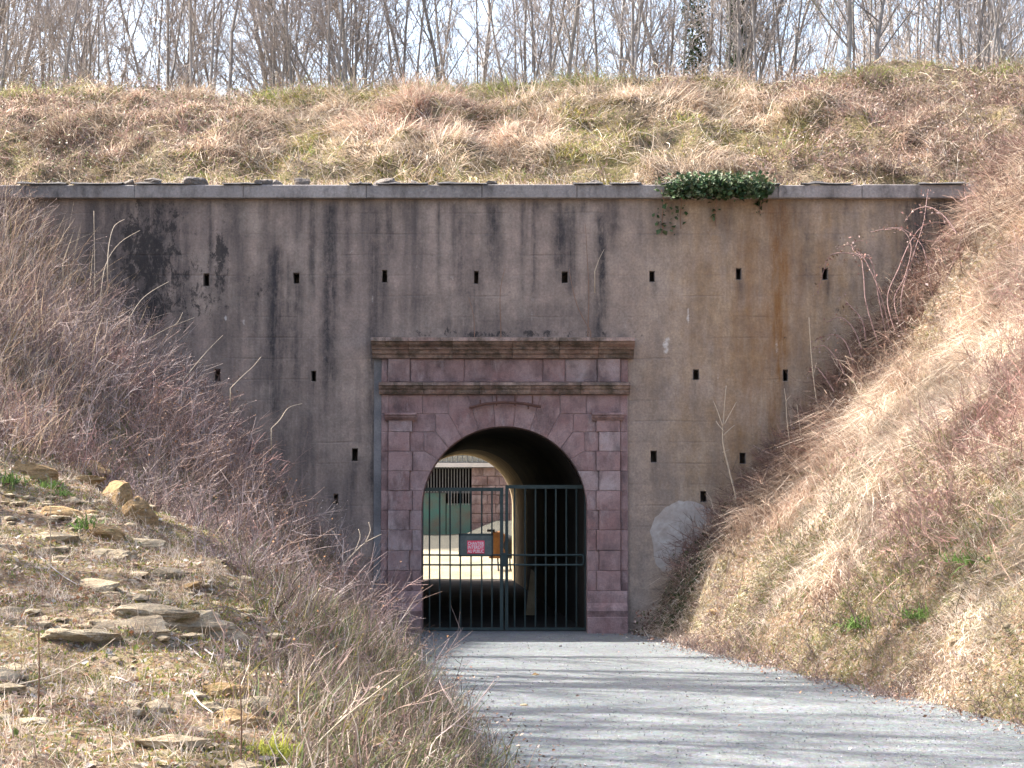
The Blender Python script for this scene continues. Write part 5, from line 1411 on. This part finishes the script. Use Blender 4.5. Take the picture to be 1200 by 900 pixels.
def try_spot(x, y, dmin):
    if all((x - a) ** 2 + (y - b) ** 2 > dmin ** 2 for a, b in spots): spots.append((x, y)); return True
    return False
TL_ = 'leafless thin stemmed tree at the front of the wood along the mound'
TB_ = 'taller leafless grey tree deeper in the wood behind the mound'
cnt = 0
rt = random.Random(5)
def vis(x, y, m=1.08): return abs(x) < (y + 30) * (600 / F) * m + 1.0
tries = 0
while cnt < 108 and tries < 6000:
    tries += 1; y = rt.uniform(7.4, 18.6); x = rt.uniform(-15, 15)
    if not vis(x, y) or not try_spot(x, y, .8): continue
    tree(rt.choice([0, 1, 1, 2, 3, 4, 5, 5, 6, 6]), x, y, float(hM(x, y)), rt.uniform(.8, 1.15), rt.uniform(0, 6.28), TL_, 'bare trees behind the mound', None, (rt.uniform(-.06, .06), rt.uniform(-.07, .07))); cnt += 1
tries = 0; c2 = 0
while c2 < 140 and tries < 9000:
    tries += 1; y = rt.uniform(20, 86); x = rt.uniform(-34, 34)
    if not vis(x, y) or (-25 < x < 5.5 and y < 45) or not try_spot(x, y, 1.2): continue
    tree(rt.choice([1, 2, 2, 3, 3, 6, 6, 5]), x, y, float(hC(x, y)), rt.uniform(1.0, 1.35), rt.uniform(0, 6.28), TB_, 'bare trees deeper in the wood', None, (rt.uniform(-.04, .04), rt.uniform(-.05, .05))); c2 += 1
# trees with a look of their own
def at_top(px, y): 
    x = (px - 600) / F * (y + 30); return x, y, float(hM(x, y))
for px, y, lab in ((868, 9.5, 'ivy wrapped tree with a thick green trunk'), (818, 11.5, 'darker ivy covered tree left of the thick green trunk')):
    x, y, z = at_top(px, y)
    r_ = tree(6, x, y, z, 1.05, 1.0, lab, 'bare trees behind the mound'); r_.name = 'ivy_clad_tree'
    v = Veg(); n = 5200; zz = rng.uniform(0, 5.5, n); th = rng.uniform(0, 6.28, n); rr = rng.uniform(.08, .26, n) * (1 if px > 850 else 1.4) * (.75 + .5 * vnoise(zz * 1.7, th, 5))
    Q = np.stack([np.cos(th) * rr, np.sin(th) * rr, zz], 1)
    v.leaves(Q, rng.uniform(.018, .042, n), np.stack([np.cos(th), np.sin(th), .4 + 0 * th], 1) + rng.normal(0, .4, (n, 3)), pick([(.05,.08,.035),(.07,.10,.045),(.04,.06,.03),(.09,.11,.06)], n), .8)
    v.build('ivy_leaves', 'leaf', r_)
x, y, z = at_top(992, 8.2); r_ = tree(3, x, y, z, .95, 2.2, 'single straight tree with a pale mossy trunk', 'bare trees behind the mound', None, (0, .04)); r_.name = 'mossy_tree'
t = r_.children[0]; t.data = t.data.copy(); t.data.materials.clear(); t.data.materials.append(M['barkmoss'])
x, y, z = at_top(385, 8.6); r_ = tree(2, x, y, z, .8, .6, 'tree leaning far to the left over the mound', 'bare trees behind the mound', None, (0, -.75)); r_.name = 'leaning_tree'
x, y, z = at_top(1160, 8.6); r_ = tree(5, x, y, z, .95, 3.6, 'forked tree leaning left at the right end of the wood', 'bare trees behind the mound', None, (0, -.22)); r_.name = 'leaning_tree'
# trees on the left bank, off to the side, that throw their thin shadows over the road
for (x, y, s) in ((-13, -5.0, 1.15), (-14.5, -6.6, 1.3), (-13.4, -8.4, 1.2), (-15, -9.8, 1.35), (-13, -11.4, 1.2), (-14.4, -13, 1.3), (-12.6, -14.6, 1.15), (-15.5, -15.4, 1.4), (-13.6, -3.4, 1.2), (-16, -12, 1.4), (-14.8, -17.5, 1.3), (-16.5, -7.6, 1.4), (-12.8, -2.2, 1.1), (-15.5, -4.2, 1.35), (-12.2, -6.2, 1.1), (-12.4, -9.8, 1.1), (-13.8, -10.6, 1.25), (-13.2, -12.4, 1.2), (-15.2, -13.8, 1.35), (-14.2, -16.2, 1.3)):
    tree(rt.choice([2, 7, 7, 7]), x, y, float(hL(x, y)) - .2, s, rt.uniform(0, 6.28), 'tall leafless tree on the left bank outside the picture', 'trees on the left bank', None, (rt.uniform(-.06, .06), rt.uniform(-.1, .1)))
